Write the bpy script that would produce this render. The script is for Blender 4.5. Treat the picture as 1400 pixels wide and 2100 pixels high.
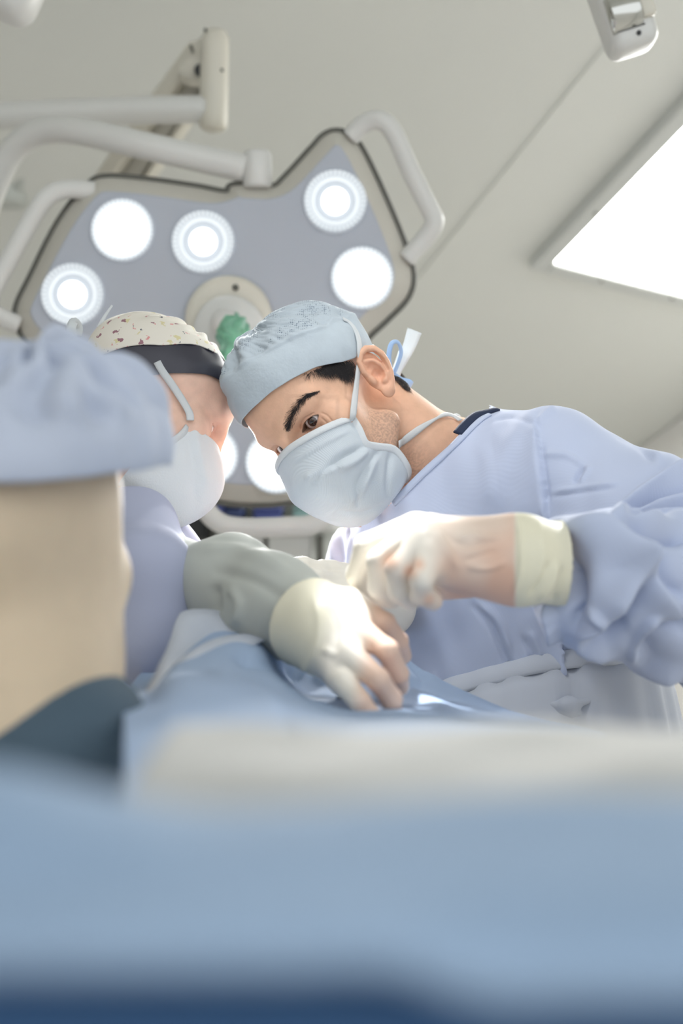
import bpy, bmesh, math, random
import numpy as np
from mathutils import Matrix, Vector

for o in list(bpy.data.objects):
    bpy.data.objects.remove(o)
SC = bpy.context.scene
COL = SC.collection
rng = np.random.default_rng(7)
random.seed(7)

# ------------------------------------------------------------------ camera
PITCH = math.radians(23.8)
CAM = np.array([0.0, 0.0, 0.75])
FPX = 2625.0                                  # 45 mm lens, frame 1400 x 2100
cd = bpy.data.cameras.new('camera')
cd.sensor_width = 36.0
cd.lens = 45.0
cd.clip_start = 0.02
cd.dof.use_dof = True
cd.dof.focus_distance = 1.43
cd.dof.aperture_fstop = 3.0
cd.dof.aperture_blades = 0
cam = bpy.data.objects.new('camera', cd)
COL.objects.link(cam)
cam.location = CAM
cam.rotation_euler = (math.pi / 2 + PITCH, 0, 0)
SC.camera = cam
sp, cp = math.sin(PITCH), math.cos(PITCH)
RM = np.array([[1, 0, 0], [0, -sp, cp], [0, -cp, -sp]])     # rows: right, up, towards the viewer


def C(px, py, D):
    """A point seen at (px, py) and D metres deep, in camera metres (right, up, back)."""
    return np.array([(px - 700) * D / FPX, (1050 - py) * D / FPX, -D])


def toW(P):
    return np.asarray(P) @ RM + CAM


def toC(Pw):
    return (np.asarray(Pw, float) - CAM) @ RM.T


def W(px, py, D):
    return toW(C(px, py, D))


# ------------------------------------------------------------------ world, exposure
wd = bpy.data.worlds.new('world')
SC.world = wd
wd.use_nodes = True
bg = wd.node_tree.nodes['Background']
bg.inputs[0].default_value = (0.93, 0.97, 1.0, 1)
bg.inputs[1].default_value = 0.80
SC.view_settings.view_transform = 'Standard'
SC.view_settings.look = 'None'
SC.view_settings.exposure = 0.98
SC.view_settings.gamma = 1.0
SC.view_settings.use_curve_mapping = False
try:
    SC.cycles.use_denoising = True
    SC.cycles.max_bounces = 8
    SC.cycles.sample_clamp_indirect = 4.0
except Exception:
    pass

LAMP_POWER = 14.0          # each of the lamp's modules
PANEL_EMIT = 9.0
# ------------------------------------------------------------------ materials


def nt(m):
    return m.node_tree.nodes, m.node_tree.links


def lin(r, g, b):
    f = lambda c: ((c / 255 + 0.055) / 1.055) ** 2.4 if c > 10 else c / 255 / 12.92
    return (f(r), f(g), f(b), 1)


def mat(name, rgb, rough=0.6, metal=0.0, attr=False, noise=0.0, nscale=8.0, bump=0.0, bscale=300.0,
        wave=0.0, wscale=400.0, translucent=0.0, emit=0.0, spec=0.4, sheen=0.0, sss=0.0, alpha=1.0, coat=0.0):
    m = bpy.data.materials.new(name)
    m.use_nodes = True
    n, l = nt(m)
    b = n['Principled BSDF']
    out = n['Material Output']
    col = lin(*rgb)
    b.inputs['Base Color'].default_value = col
    b.inputs['Roughness'].default_value = rough
    b.inputs['Metallic'].default_value = metal
    b.inputs['Specular IOR Level'].default_value = spec
    b.inputs['Sheen Weight'].default_value = sheen
    b.inputs['Alpha'].default_value = alpha
    b.inputs['Coat Weight'].default_value = coat
    if sss:
        b.inputs['Subsurface Weight'].default_value = sss
        b.inputs['Subsurface Radius'].default_value = (0.012, 0.005, 0.003)
        b.inputs['Subsurface Scale'].default_value = 0.5
    src = None
    if attr:
        a = n.new('ShaderNodeVertexColor')
        a.layer_name = 'Col'
        src = a.outputs[0]
    tc = n.new('ShaderNodeTexCoord')
    if noise:
        nz = n.new('ShaderNodeTexNoise')
        nz.inputs['Scale'].default_value = nscale
        nz.inputs['Detail'].default_value = 5
        l.new(tc.outputs['Object'], nz.inputs['Vector'])
        mp = n.new('ShaderNodeMapRange')
        mp.inputs[1].default_value = 0.3
        mp.inputs[2].default_value = 0.7
        mp.inputs[3].default_value = 1 - noise
        mp.inputs[4].default_value = 1 + noise
        l.new(nz.outputs[0], mp.inputs[0])
        mx = n.new('ShaderNodeVectorMath')
        mx.operation = 'SCALE'
        if src:
            l.new(src, mx.inputs[0])
        else:
            mx.inputs[0].default_value = col[:3]
        l.new(mp.outputs[0], mx.inputs['Scale'])
        src = mx.outputs[0]
    if src:
        l.new(src, b.inputs['Base Color'])
    bsrc = None
    if bump:
        nb = n.new('ShaderNodeTexNoise')
        nb.inputs['Scale'].default_value = bscale
        nb.inputs['Detail'].default_value = 3
        l.new(tc.outputs['Object'], nb.inputs['Vector'])
        bp = n.new('ShaderNodeBump')
        bp.inputs['Strength'].default_value = bump
        bp.inputs['Distance'].default_value = 0.002
        l.new(nb.outputs[0], bp.inputs['Height'])
        bsrc = bp.outputs[0]
    if wave:
        wv = n.new('ShaderNodeTexWave')
        wv.inputs['Scale'].default_value = wscale
        wv.bands_direction = 'DIAGONAL'
        l.new(tc.outputs['Object'], wv.inputs['Vector'])
        bp = n.new('ShaderNodeBump')
        bp.inputs['Strength'].default_value = wave
        bp.inputs['Distance'].default_value = 0.0006
        l.new(wv.outputs[0], bp.inputs['Height'])
        if bsrc:
            l.new(bsrc, bp.inputs['Normal'])
        bsrc = bp.outputs[0]
    if bsrc:
        l.new(bsrc, b.inputs['Normal'])
    if emit:
        b.inputs['Emission Color'].default_value = col
        b.inputs['Emission Strength'].default_value = emit
    if translucent:
        t = n.new('ShaderNodeBsdfTranslucent')
        t.inputs[0].default_value = col
        if src:
            l.new(src, t.inputs[0])
        ms = n.new('ShaderNodeMixShader')
        ms.inputs[0].default_value = translucent
        l.new(b.outputs[0], ms.inputs[1])
        l.new(t.outputs[0], ms.inputs[2])
        l.new(ms.outputs[0], out.inputs[0])
    return m


M = {}
M['ceiling'] = mat('ceiling_paint', (222, 223, 217), 0.8, noise=0.01, nscale=1.5)
M['ceiling2'] = mat('ceiling_paint_pale', (226, 227, 221), 0.8, noise=0.01, nscale=1.5)
M['wall'] = mat('wall_paint', (236, 234, 230), 0.75, noise=0.01, nscale=2)
M['floor'] = mat('floor_vinyl', (224, 221, 217), 0.45, noise=0.03, nscale=6)
M['panel'] = mat('panel_diffuser', (255, 255, 252), 0.5, emit=PANEL_EMIT)
M['alu'] = mat('painted_frame', (205, 207, 203), 0.45)
M['lampface'] = mat('lamp_face', (170, 175, 184), 0.45, noise=0.01)
M['lamprim'] = mat('lamp_rim', (190, 187, 177), 0.4, noise=0.01)
M['gasket'] = mat('grey_gasket', (92, 92, 86), 0.6)
M['enamel'] = mat('white_enamel', (206, 206, 202), 0.32, spec=0.5)
M['cream'] = mat('cream_enamel', (204, 200, 187), 0.38, spec=0.5)
M['pale'] = mat('pale_enamel', (192, 196, 190), 0.4)
M['dark'] = mat('dark_plastic', (52, 54, 56), 0.5)
M['chrome'] = mat('chrome', (190, 190, 185), 0.12, metal=1.0)
M['lensring'] = mat('lens_ring', (150, 156, 162), 0.3, emit=0.45)
M['lensrib'] = mat('lens_rib', (190, 195, 198), 0.3, emit=0.45)
M['lenscore'] = mat('lens_core', (255, 255, 255), 0.3, emit=1.6)
M['lensmid'] = mat('lens_mid', (190, 195, 198), 0.3, emit=0.5)
M['green'] = mat('green_film', (138, 198, 168), 0.22, noise=0.25, nscale=40, bump=0.8, bscale=60, translucent=0.35, spec=0.8)
M['orange'] = mat('orange_label', (205, 130, 90), 0.5)
M['blue_box'] = mat('blue_plastic', (84, 96, 160), 0.45)
M['navy_box'] = mat('navy_plastic', (52, 66, 108), 0.45)
M['teal_box'] = mat('teal_plastic', (150, 186, 184), 0.45)
M['skin'] = mat('skin', (214, 168, 140), 0.5, attr=True, noise=0.06, nscale=90, bump=0.12, bscale=500, sss=0.12, spec=0.35)
M['skin2'] = mat('skin_pale', (205, 186, 160), 0.6, noise=0.04, nscale=40, sss=0.1)
M['hair'] = mat('dark_hair', (38, 34, 36), 0.45, spec=0.5)
M['hairblue'] = mat('dark_brown_hair', (38, 37, 50), 0.4, spec=0.6)
M['eye'] = mat('eyeball', (230, 225, 222), 0.08, attr=True, spec=0.6, coat=0.6)
M['cap'] = mat('cap_nonwoven', (196, 208, 216), 0.85, attr=True, noise=0.03, nscale=60, bump=0.35, bscale=220, translucent=0.22)
M['mask'] = mat('mask_nonwoven', (214, 222, 229), 0.8, wave=0.35, wscale=260, translucent=0.2)
M['maskedge'] = mat('mask_binding', (228, 232, 235), 0.8, bump=0.3, bscale=500, translucent=0.2)
M['tie'] = mat('tie_band', (226, 230, 232), 0.8, bump=0.2, bscale=500, translucent=0.3)
M['bluetie'] = mat('blue_tie_band', (176, 200, 226), 0.8, bump=0.2, bscale=500, translucent=0.3)
M['gown'] = mat('gown_nonwoven', (191, 201, 225), 0.85, wave=0.07, wscale=150, noise=0.015, nscale=12, translucent=0.10, sheen=0.15)
M['gown2'] = mat('lilac_gown', (178, 184, 208), 0.85, wave=0.04, wscale=120, translucent=0.12)
M['sleeve2'] = mat('grey_gown_sleeve', (196, 201, 196), 0.8, noise=0.05, nscale=10, translucent=0.2)
M['apron'] = mat('sheer_apron', (216, 221, 230), 0.6, translucent=0.3, bump=0.1, bscale=60)
M['navy'] = mat('navy_scrub', (38, 48, 72), 0.85, bump=0.2, bscale=400)
M['glove'] = mat('latex_glove', (232, 226, 214), 0.42, attr=True, noise=0.03, nscale=30, translucent=0.10, spec=0.35)
M['drape'] = mat('blue_drape', (164, 185, 214), 0.85, noise=0.03, nscale=14, bump=0.15, bscale=150, translucent=0.1)
M['drapeedge'] = mat('white_drape_edge', (222, 228, 238), 0.6, translucent=0.35)
M['sheet'] = mat('off_white_sheet', (186, 186, 183), 0.85, noise=0.02, nscale=10)
M['nearblue'] = mat('deep_blue_drape', (146, 168, 194), 0.85, noise=0.08, nscale=9)
M['drapeshade'] = mat('painted_drape_shade', (58, 92, 132), 0.85, noise=0.06, nscale=9)  # dark blue stands in for shade at the foot of the front drape
M['fcap'] = mat('pale_blue_cap', (206, 214, 230), 0.85, noise=0.05, nscale=14, translucent=0.25)
M['fgown'] = mat('grey_blue_gown', (72, 90, 104), 0.85, noise=0.05, nscale=10)
M['floral'] = None   # below


def floral():
    m = bpy.data.materials.new('floral_cotton')
    m.use_nodes = True
    n, l = nt(m)
    b = n['Principled BSDF']
    b.inputs['Roughness'].default_value = 0.85
    tc = n.new('ShaderNodeTexCoord')
    prev = None
    base = lin(226, 220, 208)
    cols = [(lin(150, 110, 118), 46, 0.15), (lin(90, 92, 100), 62, 0.11), (lin(214, 150, 148), 76, 0.14), (lin(214, 204, 160), 50, 0.18)]
    for i, (c, s, th) in enumerate(cols):
        v = n.new('ShaderNodeTexVoronoi')
        v.inputs['Scale'].default_value = s
        mpn = n.new('ShaderNodeMapping')
        mpn.inputs['Location'].default_value = (i * 3.1, i * 1.7, i)
        nz = n.new('ShaderNodeTexNoise')
        nz.inputs['Scale'].default_value = 220
        ad = n.new('ShaderNodeMixRGB')
        ad.inputs[0].default_value = 0.012
        l.new(tc.outputs['Object'], mpn.inputs['Vector'])
        l.new(tc.outputs['Object'], nz.inputs['Vector'])
        l.new(mpn.outputs[0], ad.inputs[1])
        l.new(nz.outputs[1], ad.inputs[2])
        l.new(ad.outputs[0], v.inputs['Vector'])
        lt = n.new('ShaderNodeMath')
        lt.operation = 'LESS_THAN'
        lt.inputs[1].default_value = th
        l.new(v.outputs['Distance'], lt.inputs[0])
        mx = n.new('ShaderNodeMixRGB')
        l.new(lt.outputs[0], mx.inputs[0])
        if prev:
            l.new(prev, mx.inputs[1])
        else:
            mx.inputs[1].default_value = base
        mx.inputs[2].default_value = c
        prev = mx.outputs[0]
    l.new(prev, b.inputs['Base Color'])
    return m


M['floral'] = floral()

# ------------------------------------------------------------------ object helpers


def tag(o, label=None, cat=None, group=None, kind=None):
    if label:
        o['label'] = label
    if cat:
        o['category'] = cat
    if group:
        o['group'] = group
    if kind:
        o['kind'] = kind
    return o


def thing(name, label, cat, loc, group=None):
    o = bpy.data.objects.new(name, None)
    COL.objects.link(o)
    o.location = loc
    o.empty_display_size = 0.05
    return tag(o, label, cat, group)


def world_loc(o):
    v = Vector((0, 0, 0))
    while o:
        v = v + Vector(o.location)
        o = o.parent
    return v


def obj(name, V, F, material, parent=None, smooth=True, cols=None, label=None, kind=None):
    """V in world metres."""
    V = np.asarray(V, dtype=np.float64)
    pl = np.array(world_loc(parent)) if parent is not None else np.zeros(3)
    org = (V.min(0) + V.max(0)) / 2
    me = bpy.data.meshes.new(name)
    if isinstance(F, np.ndarray):
        nf, k = F.shape
        me.vertices.add(len(V))
        me.vertices.foreach_set('co', (V - org).astype(np.float32).ravel())
        me.loops.add(nf * k)
        me.loops.foreach_set('vertex_index', F.astype(np.int32).ravel())
        me.polygons.add(nf)
        me.polygons.foreach_set('loop_start', np.arange(0, nf * k, k, dtype=np.int32))
        me.update(calc_edges=True)
    else:
        me.from_pydata([tuple(v) for v in (V - org)], [], F)
        me.update()
    me.validate()
    if smooth:
        me.polygons.foreach_set('use_smooth', np.ones(len(me.polygons), dtype=bool))
    if cols is not None:
        a = me.attributes.new('Col', 'FLOAT_COLOR', 'POINT')
        c4 = np.ones((len(V), 4), dtype=np.float32)
        c4[:, :3] = cols
        a.data.foreach_set('color', c4.ravel())
    me.materials.append(material)
    o = bpy.data.objects.new(name, me)
    COL.objects.link(o)
    if parent is not None:
        o.parent = parent
    o.location = org - pl
    if label:
        o['label'] = label
    if kind:
        o['kind'] = kind
    return o


def objC(name, V, F, material, parent=None, **k):
    return obj(name, toW(V), F, material, parent, **k)


def solid(o, t, offset=0.0):
    s = o.modifiers.new('thickness', 'SOLIDIFY')
    s.thickness = t
    s.offset = offset
    return o


# ------------------------------------------------------------------ mesh makers


def bm_out(bm):
    bm.verts.ensure_lookup_table()
    bm.normal_update()
    V = np.array([v.co[:] for v in bm.verts])
    F = [[v.index for v in f.verts] for f in bm.faces]
    bm.free()
    return V, F


def rbox(size, bevel=0.004, seg=3):
    bm = bmesh.new()
    bmesh.ops.create_cube(bm, size=1.0)
    for v in bm.verts:
        v.co = Vector((v.co.x * size[0], v.co.y * size[1], v.co.z * size[2]))
    if bevel:
        bmesh.ops.bevel(bm, geom=list(bm.edges), offset=bevel, segments=seg, profile=0.5, affect='EDGES')
    bm.verts.index_update()
    return bm_out(bm)


def frame_from(ax):
    ax = np.asarray(ax, float)
    ax = ax / np.linalg.norm(ax)
    h = np.array([0, 0, 1.0]) if abs(ax[2]) < 0.9 else np.array([1.0, 0, 0])
    u = np.cross(h, ax)
    u /= np.linalg.norm(u)
    return u, np.cross(ax, u), ax


def lathe(profile, origin, axis, n=48, close=True):
    """profile: (radius, height along axis)."""
    u, v, w = frame_from(axis)
    a = np.arange(n) * 2 * math.pi / n
    V = []
    for r, h in profile:
        V.append(np.asarray(origin) + np.outer(np.cos(a) * r, u) + np.outer(np.sin(a) * r, v) + h * w)
    V = np.concatenate(V)
    F = []
    for i in range(len(profile) - 1):
        for j in range(n):
            k = (j + 1) % n
            F.append([i * n + j, i * n + k, (i + 1) * n + k, (i + 1) * n + j])
    if close:
        F.append(list(range(n))[::-1])
        F.append([(len(profile) - 1) * n + j for j in range(n)])
    return V, F


def crom(P, n, closed=False):
    """Catmull-Rom through P, n samples per span."""
    P = np.asarray(P, float)
    m = len(P)
    out = []
    spans = m if closed else m - 1
    for i in range(spans):
        if closed:
            a, b, c, d = P[(i - 1) % m], P[i], P[(i + 1) % m], P[(i + 2) % m]
        else:
            b, c = P[i], P[i + 1]
            a = P[i - 1] if i else 2 * b - c
            d = P[i + 2] if i + 2 < m else 2 * c - b
        for t in np.arange(n) / n:
            out.append(0.5 * (2 * b + (c - a) * t + (2 * a - 5 * b + 4 * c - d) * t * t + (3 * b - a - 3 * c + d) * t ** 3))
    if not closed:
        out.append(P[-1])
    return np.array(out)


def tube(path, r, n=16, flat=1.0, up=None, closed=False, caps=True):
    """Tube round a path; r a number or one per point; flat squeezes along the second axis."""
    path = np.asarray(path, float)
    m = len(path)
    r = np.full(m, r) if np.isscalar(r) else np.asarray(r)
    T = np.roll(path, -1, 0) - np.roll(path, 1, 0)
    if not closed:
        T[0] = path[1] - path[0]
        T[-1] = path[-1] - path[-2]
    T /= np.linalg.norm(T, axis=1)[:, None] + 1e-12
    u = np.asarray(up, float) if up is not None else frame_from(T[0])[0]
    a = np.arange(n) * 2 * math.pi / n
    V = []
    for i in range(m):
        u = u - T[i] * (u @ T[i])
        u /= np.linalg.norm(u) + 1e-12
        v = np.cross(T[i], u)
        V.append(path[i] + np.outer(np.cos(a) * r[i], u) + np.outer(np.sin(a) * r[i] * flat, v))
    V = np.concatenate(V)
    F = []
    for i in range(m if closed else m - 1):
        i2 = (i + 1) % m
        for j in range(n):
            k = (j + 1) % n
            F.append([i * n + j, i * n + k, i2 * n + k, i2 * n + j])
    if caps and not closed:
        F.append(list(range(n))[::-1])
        F.append([(m - 1) * n + j for j in range(n)])
    return V, F


def ribbon(path, width, nrm, thick=0.0008, twist=None):
    """Flat band along path: width vector lies across; nrm is the outward direction."""
    path = np.asarray(path, float)
    m = len(path)
    T = np.gradient(path, axis=0)
    T /= np.linalg.norm(T, axis=1)[:, None] + 1e-12
    nrm = np.asarray(nrm, float)
    if nrm.ndim == 1:
        nrm = np.tile(nrm, (m, 1))
    B = np.cross(T, nrm)
    B /= np.linalg.norm(B, axis=1)[:, None] + 1e-12
    N = np.cross(B, T)
    if twist is not None:
        tw = np.asarray(twist)[:, None]
        B, N = B * np.cos(tw) + N * np.sin(tw), N * np.cos(tw) - B * np.sin(tw)
    w = (np.full(m, width) if np.isscalar(width) else np.asarray(width))[:, None] / 2
    cs = [(-1, .5), (-.4, 1.0), (.4, 1.0), (1, .5), (1, -.5), (-1, -.5)]
    V = np.stack([path + B * w * a + N * thick * b for a, b in cs], 1).reshape(-1, 3)
    k = len(cs)
    F = []
    for i in range(m - 1):
        for j in range(k):
            q = (j + 1) % k
            F.append([i * k + j, i * k + q, (i + 1) * k + q, (i + 1) * k + j])
    F.append(list(range(k))[::-1])
    F.append([(m - 1) * k + j for j in range(k)])
    return V, F


def grid_faces(nr, nc, wrap=False):
    i, j = np.meshgrid(np.arange(nr - 1), np.arange(nc if wrap else nc - 1), indexing='ij')
    j2 = (j + 1) % nc
    return np.stack([i * nc + j, i * nc + j2, (i + 1) * nc + j2, (i + 1) * nc + j], -1).reshape(-1, 4)


def patch(ctrl, nu=12, nv=12):
    """ctrl[row][col] camera points -> smooth dense grid."""
    A = np.asarray(ctrl, float)
    rows = np.stack([crom(A[i], nu) for i in range(A.shape[0])])
    dense = np.stack([crom(rows[:, j], nv) for j in range(rows.shape[1])], 1)
    return dense.reshape(-1, 3), grid_faces(dense.shape[0], dense.shape[1]), dense.shape[:2]


def join(*parts):
    V, F, o = [], [], 0
    for v, f in parts:
        V.append(np.asarray(v))
        F += [[int(i) + o for i in q] for q in f]
        o += len(v)
    return np.concatenate(V), F


def vnormals(V, F):
    a, b, c, d = (V[F[:, i]] for i in range(4))
    n = np.cross(c - a, d - b)
    N = np.zeros_like(V)
    for i in range(4):
        for k in range(3):
            N[:, k] += np.bincount(F[:, i], weights=n[:, k], minlength=len(V))
    return N / (np.linalg.norm(N, axis=1)[:, None] + 1e-12)


def polydist(q, pl, closed=False):
    """distance from q (n,2) to polyline; also position 0..1 along it and signed side."""
    pl = np.asarray(pl, float)
    best = np.full(len(q), 1e9)
    tt = np.zeros(len(q))
    side = np.zeros(len(q))
    L = np.linalg.norm(np.diff(pl, axis=0), axis=1)
    acc, tot = 0.0, L.sum()
    for i in range(len(pl) - 1):
        a, b = pl[i], pl[i + 1]
        ab = b - a
        t = np.clip(((q - a) @ ab) / (ab @ ab + 1e-9), 0, 1)
        w = q - a - t[:, None] * ab
        d = np.hypot(w[:, 0], w[:, 1])
        m = d < best
        best[m] = d[m]
        tt[m] = (acc + t[m] * L[i]) / tot
        side[m] = (ab[0] * (q[m, 1] - a[1]) - ab[1] * (q[m, 0] - a[0]))
        acc += L[i]
    return best, tt, side


def crease(V, F, items, facing=0.0):
    """Push cloth in or out along drawn fold lines. item: (points as seen, height m, width px, kind)."""
    V = V.copy()
    N = vnormals(V, F)
    view = -V / np.linalg.norm(V, axis=1)[:, None]
    fac = np.clip(((N * view).sum(1) - facing) * 4, 0, 1)
    q = np.stack([700 - FPX * V[:, 0] / V[:, 2], 1050 + FPX * V[:, 1] / V[:, 2]], 1)
    disp = np.zeros(len(V))
    for pts, h, w, kind in items:
        pl = crom(pts, 6) if len(pts) > 2 else np.asarray(pts, float)
        lo, hi = pl.min(0) - 4 * w, pl.max(0) + 4 * w
        m = np.where((q[:, 0] > lo[0]) & (q[:, 0] < hi[0]) & (q[:, 1] > lo[1]) & (q[:, 1] < hi[1]))[0]
        if not len(m):
            continue
        d, t, s = polydist(q[m], pl)
        tap = np.clip(np.minimum(t, 1 - t) * 5 + (0.55 if kind == 'step' else 0.12), 0, 1)
        if kind == 'ridge':
            g = np.exp(-(d / w) ** 2)
        elif kind == 'fold':                         # soft on one flank, steep on the other
            g = np.where(s > 0, np.exp(-(d / (1.5 * w)) ** 2), np.exp(-(d / (0.55 * w)) ** 2))
        elif kind == 'sharp':
            g = np.exp(-d / w)
        else:                                    # step: raised on the side where s > 0, falling away slowly
            g = np.where(s > 0, np.exp(-d / w), 0.0)
            g = g * (d < 3.5 * w)
        disp[m] += h * tap * g
    return V + N * (disp * fac)[:, None]


# ---- signed distance modelling
def rc(P, a, b, ra, rb):
    a = np.asarray(a, np.float32)
    b = np.asarray(b, np.float32)
    ab = b - a
    t = np.clip(((P - a) @ ab) / (ab @ ab + 1e-12), 0, 1)
    d = P - a - t[:, None] * ab
    return np.sqrt((d * d).sum(1)) - (ra + (rb - ra) * t)


def ell(P, c, r):
    q = (P - np.asarray(c, np.float32))
    r = np.asarray(r, np.float32)
    k0 = np.sqrt(((q / r) ** 2).sum(1))
    k1 = np.sqrt(((q / (r * r)) ** 2).sum(1)) + 1e-9
    return k0 * (k0 - 1) / k1


def sph(P, c, r):
    q = P - np.asarray(c, np.float32)
    return np.sqrt((q * q).sum(1)) - r


def su(a, b, k):
    h = np.clip(0.5 + 0.5 * (b - a) / k, 0, 1)
    return b + (a - b) * h - k * h * (1 - h)


def ss(a, b, k):
    return -su(-a, b, k)


def chain(P, pts, rad, k=0.0):
    d = None
    for i in range(len(pts) - 1):
        e = rc(P, pts[i], pts[i + 1], rad[i], rad[i + 1])
        d = e if d is None else np.minimum(d, e)
    return d


def nets(f, lo, hi, h, band=5.0):
    lo = np.asarray(lo, float)
    hi = np.asarray(hi, float)
    c = 4
    nb = np.ceil((hi - lo) / (h * c)).astype(int) + 1
    ax = [lo[i] + (np.arange(nb[i]) + 0.5) * h * c - h / 2 for i in range(3)]
    G = np.stack(np.meshgrid(*ax, indexing='ij'), -1).reshape(-1, 3).astype(np.float32)
    dc = f(G).reshape(nb)
    act = np.abs(dc) < h * c * 0.87 * 1.25 + h * band * 0.5
    n = nb * c
    D = np.repeat(np.repeat(np.repeat(dc, c, 0), c, 1), c, 2).astype(np.float32)
    A = np.repeat(np.repeat(np.repeat(act, c, 0), c, 1), c, 2)
    idx = np.argwhere(A)
    vals = np.empty(len(idx), np.float32)
    for s in range(0, len(idx), 1500000):
        vals[s:s + 1500000] = f((lo + idx[s:s + 1500000] * h).astype(np.float32))
    D[A] = vals
    ins = D < 0
    corners = [(i, j, k) for i in (0, 1) for j in (0, 1) for k in (0, 1)]
    sl = lambda a, o: a[o[0]:a.shape[0] - 1 + o[0], o[1]:a.shape[1] - 1 + o[1], o[2]:a.shape[2] - 1 + o[2]]
    cnt = sum(sl(ins, o).astype(np.int8) for o in corners)
    cell = np.argwhere((cnt > 0) & (cnt < 8))
    vid = np.full(np.array(D.shape) - 1, -1, np.int64)
    vid[tuple(cell.T)] = np.arange(len(cell))
    acc = np.zeros((len(cell), 3))
    num = np.zeros(len(cell))
    for a in range(8):
        for ax_ in range(3):
            oa = corners[a]
            if oa[ax_]:
                continue
            ob = list(oa)
            ob[ax_] = 1
            da = D[tuple((cell + oa).T)]
            db = D[tuple((cell + ob).T)]
            m = (da < 0) != (db < 0)
            t = np.where(m, da / np.where(m, da - db, 1), 0)
            p = np.tile(np.array(oa, float), (len(cell), 1))
            p[:, ax_] = t
            acc[m] += p[m]
            num[m] += 1
    V = lo + (cell + acc / num[:, None]) * h
    Fs = []
    for ax_ in range(3):
        o = [0, 0, 0]
        o[ax_] = 1
        s0 = [slice(None)] * 3
        s1 = [slice(None)] * 3
        s0[ax_] = slice(0, -1)
        s1[ax_] = slice(1, None)
        e = ins[tuple(s0)] != ins[tuple(s1)]
        E = np.argwhere(e)
        b, c2 = [(1, 2), (2, 0), (0, 1)][ax_]
        ok = (E[:, b] > 0) & (E[:, c2] > 0) & (E[:, b] < D.shape[b] - 1) & (E[:, c2] < D.shape[c2] - 1)
        E = E[ok]
        fl = ins[tuple(E.T)]
        q = []
        for db, dc_ in ((-1, -1), (0, -1), (0, 0), (-1, 0)):
            x = E.copy()
            x[:, b] += db
            x[:, c2] += dc_
            q.append(vid[tuple(x.T)])
        q = np.stack(q, 1)
        q[~fl] = q[~fl][:, ::-1]
        Fs.append(q)
    F = np.concatenate(Fs)
    F = F[(F >= 0).all(1)]
    return V, F


def relax(V, F, it=2, lam=0.5):
    E = np.concatenate([F[:, [0, 1]], F[:, [1, 2]], F[:, [2, 3]], F[:, [3, 0]]])
    E = np.concatenate([E, E[:, ::-1]])
    deg = np.bincount(E[:, 0], minlength=len(V)).astype(float)
    for _ in range(it):
        S = np.stack([np.bincount(E[:, 0], weights=V[E[:, 1], k], minlength=len(V)) for k in range(3)], 1)
        V = V + lam * (S / np.maximum(deg, 1)[:, None] - V)
    return V


def onto(f, P, it=4):
    P = np.asarray(P, np.float32).copy()
    e = 0.0006
    for _ in range(it):
        d = f(P)
        g = np.stack([f(P + np.eye(3, dtype=np.float32)[i] * e) - f(P - np.eye(3, dtype=np.float32)[i] * e) for i in range(3)], 1) / (2 * e)
        g /= np.linalg.norm(g, axis=1)[:, None] + 1e-9
        P -= g * d[:, None]
    return P, g


def strands(roots, dirs, nrm, length, r, seg=3, curl=0.0):
    """many thin tapered hairs as one mesh"""
    V, F = [], []
    for i in range(len(roots)):
        p, d, nn = roots[i].astype(float), dirs[i] / (np.linalg.norm(dirs[i]) + 1e-9), nrm[i]
        L = length[i]
        s = np.cross(d, nn)
        s /= np.linalg.norm(s) + 1e-9
        o = len(V)
        for k in range(seg + 1):
            t = k / seg
            c = p + d * L * t + nn * (L * (0.10 * math.sin(t * 2.6) + curl * t * t))
            w = r * (1 - 0.85 * t)
            V += [c + s * w, c - s * w * 0.5 + nn * w * 0.87, c - s * w * 0.5 - nn * w * 0.87]
        for k in range(seg):
            for j in range(3):
                a, b = o + 3 * k + j, o + 3 * k + (j + 1) % 3
                F.append([a, b, b + 3, a + 3])
    return np.array(V), F


def bez(p, n=10):
    return crom(np.array(p, float), n)


# ================================================================== STRUCTURE
YAW = math.radians(22.1)
e1 = np.array([-math.sin(YAW), math.cos(YAW), 0])      # along the right wall, away
e2 = np.array([math.cos(YAW), math.sin(YAW), 0])       # to the right
ZC = 2.95


def room_box(name, a, b, z0, z1, material, bevel=0.0, parent=None, **k):
    """box between room coordinates a=(s1,s2) and b"""
    V, F = rbox((abs(b[1] - a[1]), abs(b[0] - a[0]), z1 - z0), bevel)
    c1, c2 = (a[0] + b[0]) / 2, (a[1] + b[1]) / 2
    P = np.outer(V[:, 0], e2) + np.outer(V[:, 1], e1) + np.outer(V[:, 2], [0, 0, 1])
    P += c1 * e1 + c2 * e2 + np.array([0, 0, (z0 + z1) / 2])
    return obj(name, P, F, material, parent, smooth=False, **k)


tag(room_box('ceiling', (-2.2, -3.6), (4.9, 1.43), ZC, ZC + 0.1, M['ceiling']), kind='structure')
tag(room_box('ceiling', (-2.2, 1.43), (4.9, 2.9), ZC - 0.006, ZC + 0.1, M['ceiling2']), kind='structure')
tag(room_box('floor', (-2.2, -3.6), (4.9, 2.9), -0.1, 0.0, M['floor']), kind='structure')
tag(room_box('wall_back', (4.6, -3.5), (4.7, 2.69), 0, ZC - 0.012, M['wall']), kind='structure')
tag(room_box('wall_right', (-2.0, 2.69), (4.7, 2.79), 0, ZC - 0.012, M['wall']), kind='structure')
tag(room_box('wall_left', (-2.0, -3.6), (4.7, -3.5), 0, ZC, M['wall']), kind='structure')
tag(room_box('baseboard_back', (4.585, -3.5), (4.6, 2.675), 0, 0.1, M['pale']), kind='structure')
tag(room_box('baseboard_right', (-2.0, 2.675), (4.6, 2.69), 0, 0.1, M['pale']), kind='structure')

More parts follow.
